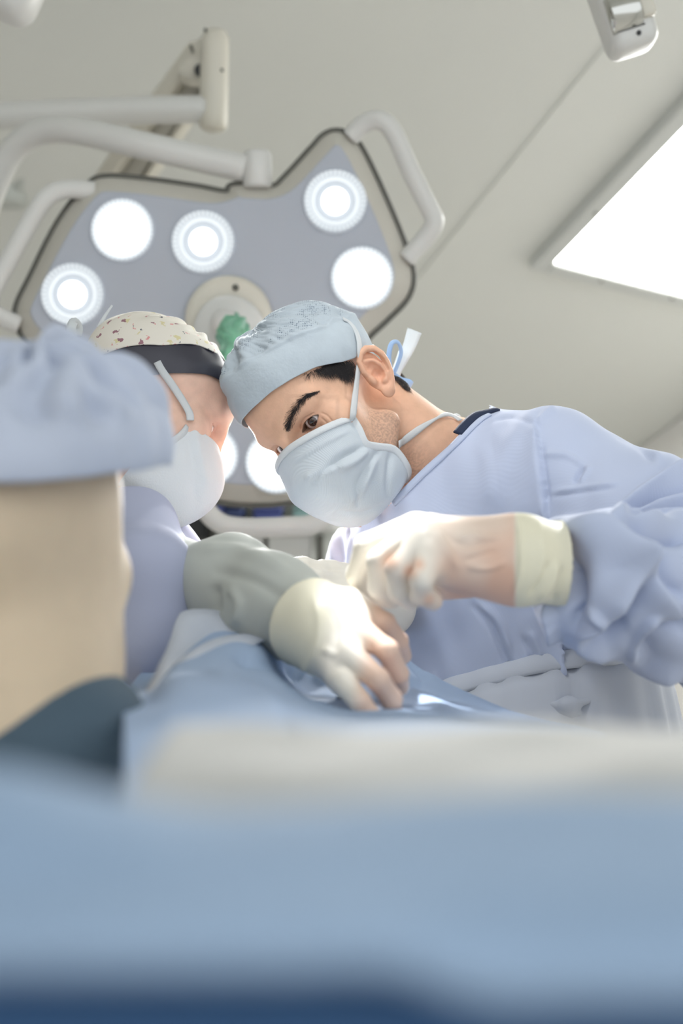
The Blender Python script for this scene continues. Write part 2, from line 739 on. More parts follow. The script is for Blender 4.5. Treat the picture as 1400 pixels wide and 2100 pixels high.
# ceiling light panel
zp = ZC - 0.006
PA, PB = (1.45, 1.745), (2.65, 2.345)
pc = (PA[0] + PB[0]) / 2 * e1 + (PA[1] + PB[1]) / 2 * e2 + np.array([0, 0, zp])
panel = thing('ceiling_light', 'square-edged white light panel glowing in the ceiling at upper right', 'ceiling light', pc)
fw = 0.055
for a, b in (((PA[0] - fw, PA[1] - fw), (PB[0] + fw, PA[1])), ((PA[0] - fw, PB[1]), (PB[0] + fw, PB[1] + fw)),
             ((PA[0] - fw, PA[1]), (PA[0], PB[1])), ((PB[0], PA[1]), (PB[0] + fw, PB[1]))):
    room_box('frame_bar', a, b, zp - 0.035, zp, M['alu'], 0.008, panel)
room_box('diffuser', PA, PB, zp - 0.028, zp - 0.004, M['panel'], 0, panel)
for s1, s2 in ((PB[0] - 0.25, PA[1] - 0.02), (PB[0] - 0.72, PA[1] - 0.02), (PB[0] + 0.02, PA[1] + 0.17), (PB[0] + 0.02, PA[1] + 0.42)):
    V, F = lathe([(0.006, 0), (0.006, 0.003), (0.003, 0.005)], s1 * e1 + s2 * e2 + np.array([0, 0, zp - 0.034]), (0, 0, -1), 12)
    obj('screw', V, F, M['gasket'], panel)

# ================================================================== SURGICAL LAMP
LD = 2.2
VW = np.array([0, 0, 1.0])     # towards the viewer in camera metres
lamp = thing('surgical_lamp', 'large pale operating lamp head with bright round lights and loop handles', 'surgical lamp', W(470, 655, LD))
out_px = [(690, 268), (722, 280), (750, 322), (792, 412), (828, 500), (845, 562), (834, 608), (790, 655), (745, 700), (712, 770),
          (700, 860), (690, 950), (655, 1008), (580, 1030), (470, 1030), (400, 1005), (330, 920), (230, 800), (120, 742), (60, 705),
          (34, 660), (34, 625), (60, 570), (120, 452), (178, 380), (215, 362), (300, 368), (400, 382), (462, 393),
          (474, 380), (520, 376), (560, 382), (585, 362), (640, 302), (664, 277)]
OUT = np.array([C(x, y, LD) for x, y in out_px])
OUT = crom(OUT, 5, closed=True)
T2 = np.roll(OUT, -1, 0) - np.roll(OUT, 1, 0)
T2 /= np.linalg.norm(T2, axis=1)[:, None]
N2 = np.stack([T2[:, 1], -T2[:, 0], T2[:, 2] * 0], 1)
cen = OUT.mean(0)
if ((OUT - cen) * N2).sum() < 0:
    N2 = -N2


def smooth_closed(P, it):
    for _ in range(it):
        P = (np.roll(P, 1, 0) + 2 * P + np.roll(P, -1, 0)) / 4
    return P


INN = smooth_closed(OUT - N2 * 0.030, 10)
MID = smooth_closed(OUT - N2 * 0.004, 1)
rings = [INN - VW * 0.050, MID - VW * 0.045, OUT - VW * 0.028, OUT - VW * 0.006, MID, INN + VW * 0.020]
n0 = len(OUT)
Vb = np.concatenate(rings)
Fb = [list(map(int, q)) for q in grid_faces(len(rings), n0, True)]
Fb.append([(0) * n0 + j for j in range(n0)][::-1])
objC('housing', Vb, Fb, M['lamprim'], lamp, label='beige rim of the lamp head')
Vf = np.concatenate([INN + VW * 0.016, INN + VW * 0.0215, smooth_closed(INN - N2 * 0.003, 1) + VW * 0.023])
Ff = [list(map(int, q)) for q in grid_faces(3, n0, True)]
Ff.append([2 * n0 + j for j in range(n0)])
objC('face_plate', Vf, Ff, M['lampface'], lamp, smooth=False, label='grey-lilac front plate')
V, F = tube(OUT - VW * 0.008 + N2 * 0.003, 0.0052, 10, closed=True)
objC('gasket', V, F, M['gasket'], lamp, label='dark grey seal line around the lamp edge')

FIELD = W(735, 1215, 1.14)
mods = [(150, 605), (252, 473), (417, 497), (687, 414), (742, 571), (640, 690), (400, 772), (425, 935), (567, 948)]
for i, (mx, my) in enumerate(mods):
    D0 = LD - 0.023
    o = C(mx, my, D0)
    R = 65 * D0 / FPX
    V, F = lathe([(R, -0.004), (R, 0.006), (R * 0.97, 0.009), (R * 0.93, 0.009), (R * 0.9, 0.004), (R * 0.6, 0.002)], o, VW, 48)
    ring = objC('lens', V, F, M['lensring'], lamp)
    # ribs round the rim
    rv, rf = [], []
    for k in range(40):
        a = k * 2 * math.pi / 40
        d = np.array([math.cos(a), math.sin(a), 0])
        t = np.array([-math.sin(a), math.cos(a), 0])
        p0, p1 = o + d * R * 0.74 + VW * 0.004, o + d * R * 0.95 + VW * 0.009
        q = [p0 - t * 0.0016, p0 + t * 0.0016, p1 + t * 0.0022, p1 - t * 0.0022]
        b = len(rv)
        rv += [x + VW * 0.002 for x in q] + [x - VW * 0.003 for x in q]
        rf += [[b, b + 1, b + 2, b + 3], [b, b + 4, b + 5, b + 1], [b + 1, b + 5, b + 6, b + 2], [b + 2, b + 6, b + 7, b + 3], [b + 3, b + 7, b + 4, b]]
    rb = objC('lens_ribs', np.array(rv), rf, M['lensrib'], ring, smooth=False)
    big = i in (1, 4, 7, 8, 5)
    k1 = 0.80 if big else 0.42
    V, F = lathe([(R * k1, 0.0), (R * k1, 0.008), (R * k1 * 0.9, 0.011), (R * k1 * 0.5, 0.014), (0.001, 0.015)], o, VW, 40)
    objC('lens_core', V, F, M['lenscore'], ring)
    if not big:
        th = np.arange(64) * 2 * math.pi / 64
        P = o + np.outer(np.cos(th), [1, 0, 0]) * R * 0.70 + np.outer(np.sin(th), [0, 1, 0]) * R * 0.70 + VW * 0.006
        V, F = tube(P, R * 0.05, 8, closed=True)
        objC('lens_ring', V, F, M['lensmid'], ring)
    ld = bpy.data.lights.new('lamp_module_light', 'SPOT')
    ld.energy = LAMP_POWER
    ld.spot_size = math.radians(32)
    ld.spot_blend = 0.8
    ld.shadow_soft_size = 0.012
    ld.color = (1.0, 0.985, 0.96)
    lo = bpy.data.objects.new('lamp_module_light', ld)
    COL.objects.link(lo)
    p = toW(o + VW * 0.02)
    lo.parent = lamp
    lo.location = p - np.array(world_loc(lamp))
    lo.rotation_euler = Vector(FIELD - p).to_track_quat('-Z', 'Y').to_euler()

# loop handles
for pts, r in (([(718, 282, 2.2), (745, 255, 2.19), (778, 247, 2.18), (806, 272, 2.18), (845, 358, 2.18), (882, 432, 2.18), (890, 458, 2.18), (872, 488, 2.19), (832, 532, 2.2)], 0.0165),
               ([(195, 392, 2.2), (140, 388, 2.19), (102, 400, 2.18), (70, 440, 2.18), (20, 530, 2.18), (-16, 600, 2.18), (-14, 640, 2.19), (40, 668, 2.2)], 0.0165),
               ([(395, 985, 2.2), (415, 1035, 2.18), (450, 1072, 2.17), (500, 1082, 2.17), (590, 1080, 2.17), (650, 1070, 2.18), (690, 1010, 2.2)], 0.0175)):
    V, F = tube(crom([C(*p) for p in pts], 8), r, 18, flat=0.8)
    objC('loop_handle', V, F, M['enamel'], lamp)
# hub with sterile handle
o = C(470, 657, LD - 0.022)
V, F = lathe([(0.074, -0.002), (0.074, 0.014), (0.070, 0.020), (0.060, 0.022), (0.03, 0.022)], o, VW, 56)
hub = objC('hub', V, F, M['cream'], lamp, label='round cream hub in the middle of the lamp')
for sx, sy in ((483, 590), (398, 690), (540, 700)):
    V, F = lathe([(0.0055, 0), (0.0055, 0.004), (0.003, 0.005)], C(sx, sy, LD - 0.044), VW, 14)
    objC('screw', V, F, M['gasket'], hub)
o = C(472, 682, LD - 0.042)
V, F = lathe([(0.057, 0), (0.060, 0.01), (0.058, 0.03), (0.05, 0.036), (0.036, 0.040), (0.026, 0.044), (0.02, 0.06), (0.018, 0.10), (0.022, 0.12)], o, VW, 48)
objC('handle_mount', V, F, M['enamel'], lamp)


def f_green(P):
    d = rc(P, C(478, 672, 2.07), C(470, 760, 1.99), 0.021, 0.014)
    d = su(d, ell(P, C(476, 680, 2.05), (0.026, 0.03, 0.024)), 0.012)
    w = 0.0035 * np.sin(P[:, 0] * 260 + 3 * np.sin(P[:, 1] * 90)) * np.sin(P[:, 1] * 170 + P[:, 2] * 120)
    return d + w


V, F = nets(f_green, C(478, 672, 2.07) - 0.12, C(478, 672, 2.07) + 0.12, 0.0022)
tag(objC('handle_cover', V, F, M['green']), 'crumpled green film cover on the grip under the operating lamp', 'handle cover')

# ---- suspension arm of the lamp
arm = thing('lamp_suspension', 'white tubular arm and cream column carrying the operating lamp', 'suspension', W(440, 170, 2.45))
V, F = tube(crom([C(x, y, d) for x, y, d in ((505, 345, 2.2), (420, 327, 2.2), (300, 300, 2.2), (180, 273, 2.22), (110, 266, 2.24), (55, 282, 2.26), (12, 330, 2.28), (-25, 420, 2.3), (-60, 540, 2.3))], 8), 0.0235, 20)
objC('curved_tube', V, F, M['enamel'], arm)
V, F = lathe([(0.022, -0.002), (0.025, 0.003), (0.025, 0.055), (0.022, 0.06)], C(528, 384, 2.2), (0, 1, 0), 32)
objC('yoke_socket', V, F, M['enamel'], arm)
V, F = lathe([(0.0, 0.0), (0.02, 0.001), (0.0265, 0.008), (0.0275, 0.03), (0.0275, 0.15), (0.0268, 0.175), (0.02, 0.19), (0.01, 0.194)], C(437, 268, 2.45), (0.02, 1, 0), 32, close=False)
objC('column', V, F, M['cream'], arm, label='cream vertical column with rounded ends')
V, F = tube(crom([C(x, y, d) for x, y, d in ((425, 224, 2.45), (300, 226, 2.45), (100, 233, 2.46), (-80, 242, 2.48), (-260, 252, 2.5))], 6), 0.026, 20)
objC('straight_tube', V, F, M['enamel'], arm)


def beam(p, q, w, h, bev=0.01):
    p, q = np.asarray(p), np.asarray(q)
    ax = q - p
    L = np.linalg.norm(ax)
    ax /= L
    u = np.cross(ax, VW)
    u /= np.linalg.norm(u)
    v = np.cross(u, ax)
    V, F = rbox((w, h, L), bev)
    return np.outer(V[:, 0], u) + np.outer(V[:, 1], v) + np.outer(V[:, 2], ax) + (p + q) / 2, F


V, F = beam(C(412, 92, 2.50), C(170, 430, 2.78), 0.034, 0.05)
objC('spring_beam', V, F, M['cream'], arm, label='cream rail slanting down behind the tubes')
V, F = beam(C(432, 124, 2.53), C(225, 420, 2.80), 0.048, 0.03)
objC('recess_strip', V, F, M['lamprim'], arm)
V, F = beam(C(452, 150, 2.52), C(262, 430, 2.79), 0.010, 0.05, 0.004)
objC('lower_rail', V, F, M['cream'], arm)
kn = crom([C(432, 72, 2.46), C(404, 82, 2.46), C(378, 112, 2.46), C(362, 148, 2.46), C(392, 160, 2.46), C(432, 150, 2.46)], 6, closed=True)
kn_r = [kn - VW * 0.05, kn - VW * 0.006, kn * 0.97 + kn.mean(0) * 0.03]
Fk = [list(map(int, q)) for q in grid_faces(3, len(kn), True)] + [[2 * len(kn) + j_ for j_ in range(len(kn))]]
objC('knuckle', np.concatenate(kn_r), Fk, M['cream'], arm, label='rounded cream knuckle joining beam and column')
V, F = lathe([(0.011, 0), (0.011, 0.012), (0.007, 0.016)], C(411, 147, 2.46), VW, 18)
objC('dark_plug', V, F, M['dark'], arm, label='small dark grey plug on the knuckle')
for sx, sy in ((395, 106), (458, 154), (424, 72)):
    V, F = lathe([(0.003, 0), (0.003, 0.03)], C(sx, sy, 2.455), VW, 10)
    objC('screw', V, F, M['gasket'], arm)

# pale beam further back
pb = thing('ceiling_boom', 'faint pale beam slanting across the ceiling at upper left', 'ceiling boom', W(90, 190, 3.2))
V, F = beam(C(185, -80, 3.0), C(25, 380, 3.5), 0.085, 0.07, 0.012)
objC('beam', V, F, M['pale'], pb)
V, F = beam(C(143, -30, 2.99), C(135, 22, 2.99), 0.012, 0.012, 0.002)
objC('orange_label', V, F, M['orange'], pb, label='small orange stripe')
V, F = lathe([(0.05, 0), (0.055, 0.01), (0.055, 0.09), (0.05, 0.1)], C(15, 420, 3.5), (0, 1, 0), 24)
objC('joint', V, F, M['pale'], pb)

# other lamp's corner at top left
V, F = rbox((0.13, 0.10, 0.09), 0.03, 6)
P = V @ np.array([[0.9, -0.42, 0], [0.42, 0.9, 0], [0, 0, 1.0]]) + C(0, -40, 1.9)
ol = thing('spotlight', 'rounded white corner of another lamp at the top left edge', 'lamp', W(0, -40, 1.9))
objC('shell', P, F, M['enamel'], ol)
V, F = lathe([(0.02, 0), (0.02, 0.012), (0.012, 0.016)], C(-20, -30, 1.85), VW, 24)
objC('lens', V, F, M['lensmid'], ol)

# added overhead spotlight, unseen above the frame, put in to brighten the raised hand
so = C(500, -560, 1.22)
sa = C(795, 1112, 1.09)
sd = (sa - so) / np.linalg.norm(sa - so)
os_ = thing('spotlight', 'small white overhead spotlight, added out of view to light the raised gloved hand', 'lamp', toW(so))
V, F = lathe([(0.03, -0.10), (0.06, -0.09), (0.072, -0.05), (0.075, 0.0), (0.070, 0.004)], so, sd, 40)
objC('shell', V, F, M['enamel'], os_)
V, F = lathe([(0.066, 0.0), (0.066, 0.006), (0.05, 0.009), (0.02, 0.010)], so, sd, 40)
objC('lens', V, F, M['lensmid'], os_)
top_ = so - sd * 0.09
V, F = tube(np.array([top_, top_ + (ZC - toW(top_)[2]) * np.array([0, cp, -sp])]), 0.018, 16)
objC('drop_tube', V, F, M['enamel'], os_)
ld = bpy.data.lights.new('added_hand_light', 'SPOT')
ld.energy = 60.0
ld.spot_size = math.radians(10)
ld.spot_blend = 0.9
ld.shadow_soft_size = 0.03
lo = bpy.data.objects.new('added_hand_light', ld)
COL.objects.link(lo)
lo.parent = os_
p = toW(so + sd * 0.05)
lo.location = p - np.array(world_loc(os_))
lo.rotation_euler = Vector(toW(sa) - p).to_track_quat('-Z', 'Y').to_euler()

ld = bpy.data.lights.new('added_gown_fill', 'SPOT')  # wide fill added in the same lamp to brighten gown and table
ld.energy = 4.0
ld.spot_size = math.radians(62)
ld.spot_blend = 1.0
ld.shadow_soft_size = 0.06
lo = bpy.data.objects.new('added_gown_fill', ld)
COL.objects.link(lo)
lo.parent = os_
lo.location = p - np.array(world_loc(os_))
lo.rotation_euler = Vector(W(980, 1250, 1.4) - p).to_track_quat('-Z', 'Y').to_euler()

# chromed joint at top right
tj = thing('pendant_joint', 'white rounded ceiling joint with a chrome barrel at the top right', 'joint', W(1300, 20, 1.85))
ax_ = np.array([-0.30, 0.95, 0.0])
u_ = np.array([0.95, 0.30, 0.0])
s185 = 1.85 / FPX


def TJ(a, b, c):
    return C(1296, 30, 1.85) + u_ * a * s185 + ax_ * b * s185 + VW * c


V, F = rbox((112 * s185, 210 * s185, 0.07), 0.018, 5)
V[:, 0] *= 1 - 0.10 * (V[:, 1] < 0)
P = np.outer(V[:, 0], u_) + np.outer(V[:, 1], ax_) + np.outer(V[:, 2], VW) + TJ(0, 45, -0.04)
objC('shell', P, F, M['enamel'], tj)
V, F = rbox((34 * s185, 150 * s185, 0.02), 0.006, 3)
P = np.outer(V[:, 0], u_) + np.outer(V[:, 1], ax_) + np.outer(V[:, 2], VW) + TJ(34, 62, -0.006)
objC('side_cover', P, F, M['cream'], tj, label='cream side cover')
V, F = lathe([(0.026, 0), (0.027, 0.002), (0.027, 60 * s185), (0.026, 60 * s185 + 0.002)], TJ(-45, 12, -0.012), u_, 40)
objC('barrel', V, F, M['chrome'], tj, label='polished chrome barrel')
V, F = lathe([(0.0035, 0), (0.0035, 0.003)], TJ(4, -38, -0.006), VW, 12)
objC('screw', V, F, M['dark'], tj)
V, F = rbox((60 * s185, 2.4 * s185, 0.002), 0.0004, 1)
P = np.outer(V[:, 0], u_) + np.outer(V[:, 1], ax_) + np.outer(V[:, 2], VW) + TJ(-8, -24, -0.004)
objC('seam', P, F, M['dark'], tj)

# ---- equipment behind, between the heads
sh = thing('equipment_rack', 'pale ceiling-hung equipment rack between the two heads', 'equipment rack', W(560, 1120, 3.3))


def cbox(name, x0, y0, x1, y1, D, dep, material, parent, bev=0.008, **k):
    p = C((x0 + x1) / 2, (y0 + y1) / 2, D)
    V, F = rbox(((x1 - x0) * D / FPX, (y1 - y0) * D / FPX, dep), bev)
    return objC(name, V + p - VW * dep / 2, F, material, parent, **k)


cbox('back_panel', 335, 1020, 700, 1230, 3.45, 0.03, M['pale'], sh)
V, F = tube(np.array([C(600, 1025, 3.42), C(600, 1025, 3.42) + (ZC - W(600, 1025, 3.42)[2]) * np.array([0, cp, -sp])]), 0.03, 20)
objC('hanging_pole', V, F, M['enamel'], sh)
cbox('shelf', 440, 1068, 690, 1092, 3.2, 0.28, M['enamel'], sh)
cbox('top_shelf', 390, 1010, 690, 1022, 3.3, 0.18, M['pale'], sh)
cbox('cabinet_door', 548, 1098, 640, 1230, 3.22, 0.2, M['enamel'], sh)
cbox('cabinet_door', 470, 1100, 540, 1230, 3.22, 0.2, M['enamel'], sh)
cbox('edge_post', 648, 1096, 664, 1230, 3.2, 0.04, M['gasket'], sh)
for i, (x0, y0, x1, y1, mm, nm, lb) in enumerate(((442, 1028, 458, 1066, 'blue_box', 'storage_box', 'narrow blue box at the left end of the rack shelf'),
                                                  (460, 1034, 498, 1067, 'navy_box', 'storage_box', 'dark navy box on the rack shelf'),
                                                  (518, 1042, 578, 1067, 'blue_box', 'storage_box', 'wide blue box in the middle of the rack shelf'),
                                                  (600, 1036, 645, 1067, 'teal_box', 'storage_box', 'pale teal box at the right end of the rack shelf'))):
    t = thing(nm, lb, 'box', W((x0 + x1) / 2, y1, 3.21), None)
    cbox('body', x0, y0 + 6, x1, y1, 3.23, 0.12, M[mm], t)
    cbox('lid', x0 - 1, y0, x1 + 1, y0 + 5, 3.225, 0.13, M[mm], t)
mt = thing('monitor', 'dark monitor screen behind the assistant\'s mask', 'monitor', W(395, 1080, 3.4))
cbox('casing', 345, 1040, 432, 1112, 3.40, 0.05, M['gasket'], mt)
cbox('screen', 350, 1045, 427, 1106, 3.39, 0.02, M['dark'], mt)
# ================================================================== HEADS


class Head:
    """Local head metres: x to the person's left, y forward, z up, origin between the ear canals."""

    def __init__(s, R, c, scale, extra=(), ek=0.03, ears=True, eyes=True):
        s.R, s.c, s.s, s.extra, s.ek, s.ears, s.eyes = np.asarray(R, float), np.asarray(c, float), scale, extra, ek, ears, eyes

    def cam(s, P):
        return (np.asarray(P, float) * s.s) @ s.R.T + s.c

    def loc(s, P):
        return ((P - s.c.astype(np.float32)) @ s.R.astype(np.float32)) / s.s

    def ear_pt(s, a, b, n, sg=1):
        # a forward, b up, n outward in ear metres
        t, fl = math.radians(12), math.radians(24)
        A = np.array([-math.sin(fl), math.cos(fl), 0])
        Nn = np.array([math.cos(fl), math.sin(fl), 0])
        U = np.array([0, 0, 1.0])
        A2, U2 = A * math.cos(t) + U * math.sin(t) * 1.0, U * math.cos(t) - A * math.sin(t)
        p = np.array([0.0795, -0.016, 0.003]) + a * A2 + b * U2 + n * Nn
        return p * np.array([sg, 1, 1])

    def ear_coords(s, L, sg):
        t, fl = math.radians(12), math.radians(24)
        A = np.array([-math.sin(fl), math.cos(fl), 0])
        Nn = np.array([math.cos(fl), math.sin(fl), 0])
        U = np.array([0, 0, 1.0])
        A2, U2 = A * math.cos(t) + U * math.sin(t), U * math.cos(t) - A * math.sin(t)
        Q = L * np.array([sg, 1, 1], np.float32) - np.array([0.0795, -0.016, 0.003], np.float32)
        return np.stack([Q @ A2, Q @ U2, Q @ Nn], 1).astype(np.float32)

    def ear(s, L, sg):
        q = s.ear_coords(L, sg)
        d = ell(q, (0.0, 0.002, -0.002), (0.0165, 0.028, 0.005))
        rim = [(0.011, -0.004, 0.001), (0.015, 0.008, 0.002), (0.0135, 0.021, 0.003), (0.006, 0.029, 0.004), (-0.004, 0.031, 0.005), (-0.0125, 0.026, 0.006),
               (-0.0175, 0.015, 0.006), (-0.0180, 0.003, 0.005), (-0.015, -0.010, 0.004), (-0.010, -0.020, 0.003), (-0.003, -0.027, 0.002)]
        rr = [0.003, 0.0036, 0.0038, 0.004, 0.0042, 0.0044, 0.0044, 0.0042, 0.004, 0.004, 0.0045]
        d = su(d, chain(q, rim, rr), 0.0035)
        anti = [(0.006, 0.019, 0.001), (-0.004, 0.013, 0.003), (-0.0095, 0.004, 0.003), (-0.0095, -0.006, 0.003), (-0.004, -0.013, 0.003)]
        d = su(d, chain(q, anti, [0.003, 0.0034, 0.0034, 0.0034, 0.0036]), 0.003)
        d = ss(d, ell(q, (0.001, -0.003, 0.008), (0.0085, 0.0105, 0.0115)), 0.003)
        d = ss(d, ell(q, (0.004, 0.008, 0.006), (0.007, 0.006, 0.007)), 0.003)
        d = ss(d, chain(q, [(-0.010, 0.020, 0.006), (-0.0135, 0.008, 0.007), (-0.012, -0.005, 0.007)], [0.0022, 0.0022, 0.002]), 0.003)
        d = su(d, ell(q, (0.001, -0.028, 0.001), (0.0085, 0.0085, 0.0042)), 0.006)
        d = su(d, ell(q, (0.0115, -0.008, 0.002), (0.0045, 0.0065, 0.005)), 0.004)
        d = su(d, ell(q, (-0.002, -0.0155, 0.003), (0.004, 0.003, 0.003)), 0.003)
        return d

    def f_local(s, L, ears=True):
        d = ell(L, (0, 0.002, 0.056), (0.077, 0.104, 0.078))
        d = su(d, ell(L, (0, 0.044, -0.022), (0.061, 0.054, 0.082)), 0.03)
        for g in (1, -1):
            d = su(d, rc(L, (g * 0.012, 0.0955, 0.033), (g * 0.048, 0.074, 0.041), 0.010, 0.009), 0.016)
            d = su(d, sph(L, (g * 0.050, 0.060, -0.006), 0.020), 0.02)
            d = su(d, rc(L, (g * 0.055, 0.005, -0.052), (g * 0.012, 0.082, -0.095), 0.014, 0.015), 0.03)
        d = su(d, rc(L, (0, 0.101, 0.024), (0, 0.124, -0.026), 0.0085, 0.011), 0.014)
        d = su(d, sph(L, (0, 0.080, -0.092), 0.022), 0.02)
        for g in (1, -1):
            d = su(d, sph(L, (g * 0.013, 0.115, -0.030), 0.008), 0.008)
            E = (g * 0.032, 0.0745, 0.018)
            if s.eyes:
                d = ss(d, ell(L, (g * 0.031, 0.103, 0.017), (0.019, 0.018, 0.0125)), 0.012)
                d = su(d, sph(L, E, 0.0142), 0.004)
                u = (L[:, 0] - E[0]) * g
                v = L[:, 2] - E[2]
                w = np.clip(1 - (u / 0.0152) ** 2, 0, 1)
                mid = 0.0012 * u / 0.015
                up = mid + s.eyes[0] * w ** 0.8
                dn = mid - s.eyes[1] * w ** 0.9
                gg = np.maximum(v - up, dn - v)
                gg = np.maximum(gg, (np.abs(u) - 0.0150))
                gg = np.maximum(gg, E[1] + 0.002 - L[:, 1])
                d = ss(d, gg, 0.0009)
                # fold above the lid
                arc = [(E[0] + g * x, E[1] + 0.0115 + y, E[2] + z) for x, y, z in ((-0.014, 0.002, 0.004), (-0.006, 0.004, 0.0088), (0.004, 0.0035, 0.0094), (0.013, -0.002, 0.0062))]
                d = ss(d, chain(L, arc, [0.0008] * 4), 0.003)
            if ears and s.ears:
                near = np.abs(L[:, 0]) > 0.055
                if near.any():
                    e = np.full(len(L), 1.0, np.float32)
                    e[near] = s.ear(L[near], g)
                    d = su(d, e, 0.004)
        return d

    def f(s, P):
        P = P.astype(np.float32)
        d = s.f_local(s.loc(P)) * s.s
        for a, b, ra, rb in s.extra:
            d = su(d, rc(P, a, b, ra, rb), s.ek)
        return d

    def f_noear(s, P):
        P = P.astype(np.float32)
        d = s.f_local(s.loc(P), False) * s.s
        for a, b, ra, rb in s.extra:
            d = su(d, rc(P, a, b, ra, rb), s.ek)
        return d


def drop_many(f, q, off, D0, D1, it=70):
    """first point along each sight line where f falls to off"""
    q = np.asarray(q, float)
    ray = np.stack([(q[:, 0] - 700) / FPX, (1050 - q[:, 1]) / FPX, -np.ones(len(q))], 1)
    D = np.full(len(q), float(D0))
    for _ in range(it):
        d = f((ray * D[:, None]).astype(np.float32)) - off
        D = np.minimum(D + np.where(d > 0, np.clip(d * 0.7, 0.0002, 0.02), d * 0.5), D1)
    return ray * D[:, None]


def lay(f, pts, off, D0, D1, n=6):
    """points seen on the picture laid on a surface; returns path and outward normals"""
    q = crom(np.array(pts, float), n)
    P = drop_many(f, q, off, D0, D1)
    for _ in range(2):
        P[1:-1] = (P[:-2] + 2 * P[1:-1] + P[2:]) / 4
    _, g = onto(f, P, 0) if False else (None, None)
    e = 0.002
    I = np.eye(3, dtype=np.float32) * e
    Pf = P.astype(np.float32)
    g = np.stack([f(Pf + I[i]) - f(Pf - I[i]) for i in range(3)], 1)
    g /= np.linalg.norm(g, axis=1)[:, None] + 1e-9
    return P, g


def head_mesh(H, lo, hi, h, fine=()):
    V, F = nets(H.f, lo, hi, h)
    V, _ = onto(H.f, V, 1)
    V = V.astype(float)
    Vs, Fs = [V], [F]
    for (flo, fhi, fh) in fine:
        m = h * 1.0
        inside = ((V > flo + m) & (V < fhi - m)).all(1)
        keep = ~inside[Fs[0]].all(1)
        Fs[0] = Fs[0][keep]
        v2, f2 = nets(H.f, flo, fhi, fh)
        o = sum(len(v) for v in Vs)
        Vs.append(v2)
        Fs.append(f2 + o)
    V, F = np.concatenate(Vs), np.concatenate(Fs)
    used = np.zeros(len(V), bool)
    used[F.ravel()] = True
    idx = np.cumsum(used) - 1
    return V[used], idx[F]


def eyeball(H, g, look, parent, iris=(70, 48, 42)):
    """look: direction in camera metres"""
    n, m = 40, 48
    look = look / np.linalg.norm(look)
    u, v, w = frame_from(look)
    th = np.concatenate([np.linspace(0, 0.62, 26), np.linspace(0.66, math.pi, 20)])
    r0 = 0.0124 * H.s
    V, cl = [], []
    ctr = H.cam((g * 0.032, 0.0745, 0.018))
    ic, pc_, sc_ = np.array(lin(*iris)[:3]), np.array(lin(14, 10, 12)[:3]), np.array(lin(222, 208, 206)[:3])
    for t in th:
        r = r0 * (1 + 0.05 * math.exp(-(t / 0.42) ** 4))
        a = np.arange(m) * 2 * math.pi / m
        V.append(ctr + r * (math.cos(t) * w + math.sin(t) * (np.outer(np.cos(a), u) + np.outer(np.sin(a), v))))
        if t < 0.17:
            c = np.tile(pc_, (m, 1))
        elif t < 0.48:
            k = 0.75 + 0.35 * np.sin(a * 23 + 5 * np.sin(a * 7))[:, None] * 0.5 + 0.25 * (t - 0.2)
            c = ic * k * (0.55 if t > 0.44 else 1)
        elif t < 0.54:
            c = np.tile(sc_ * 0.45, (m, 1))
        else:
            c = np.tile(sc_, (m, 1))
        cl.append(c)
    V, cl = np.concatenate(V), np.concatenate(cl)
    return objC('eye', V, grid_faces(len(th), m, True), M['eye'], parent, cols=cl)


def sstep(x, a, b):
    t = np.clip((x - a) / (b - a), 0, 1)
    return t * t * (3 - 2 * t)


def cap_mesh(H, hem, fold=0.004, poof=0.012, nf=160, nt=70, seed=3, base=(0.0805, 0.1085, 0.0815), c0=(0, 0.0, 0.056), hug=0.002, bumps=None):
    """hem: (azimuth deg, polar deg) list; azimuth 0 forward, + to the person's left."""
    r_ = np.random.default_rng(seed)
    hz = np.array(sorted(hem))
    ph = np.linspace(-180, 180, nf, endpoint=False)
    xs = np.concatenate([hz[:, 0] - 360, hz[:, 0], hz[:, 0] + 360])
    ys = np.tile(hz[:, 1], 3)
    th_h = np.interp(ph, xs, ys)
    for _ in range(6):
        th_h = (np.roll(th_h, 1) + 2 * th_h + np.roll(th_h, -1)) / 4
    t = np.linspace(0, 1, nt)
    T, PH = np.meshgrid(t, np.radians(ph), indexing='ij')
    TH = np.radians(th_h)[None, :] * T
    d = np.stack([np.sin(TH) * np.sin(PH), np.sin(TH) * np.cos(PH), np.cos(TH)], -1)
    b = np.array(base)
    r = 1 / np.sqrt(((d / b) ** 2).sum(-1))
    shape = np.clip(T * 1.6, 0, 1) * (1 - T ** 6)
    r = r + hug + poof * (1 - T ** 5)
    n = np.zeros_like(r)
    for k in range(14):
        a, p_, q, w = r_.integers(3, 17), r_.random() * 6.3, r_.random() * 9 + 2, r_.random()
        n += np.sin(PH * a + p_ + 1.5 * np.sin(T * q)) * np.sin(T * (3 + 6 * w) + p_) / 3.2
    n = np.sign(n) * np.abs(n) ** 0.8
    r = r + fold * n * (1 - sstep(T, 0.62, 0.8) * 0.85) * np.clip(T * 4, 0, 1)
    if bumps:
        r = r + bumps(PH, T)
    P = d * r[..., None] + np.array(c0)
    return H.cam(P.reshape(-1, 3)), grid_faces(nt, nf, True)[:, ::-1], T.ravel(), PH.ravel()


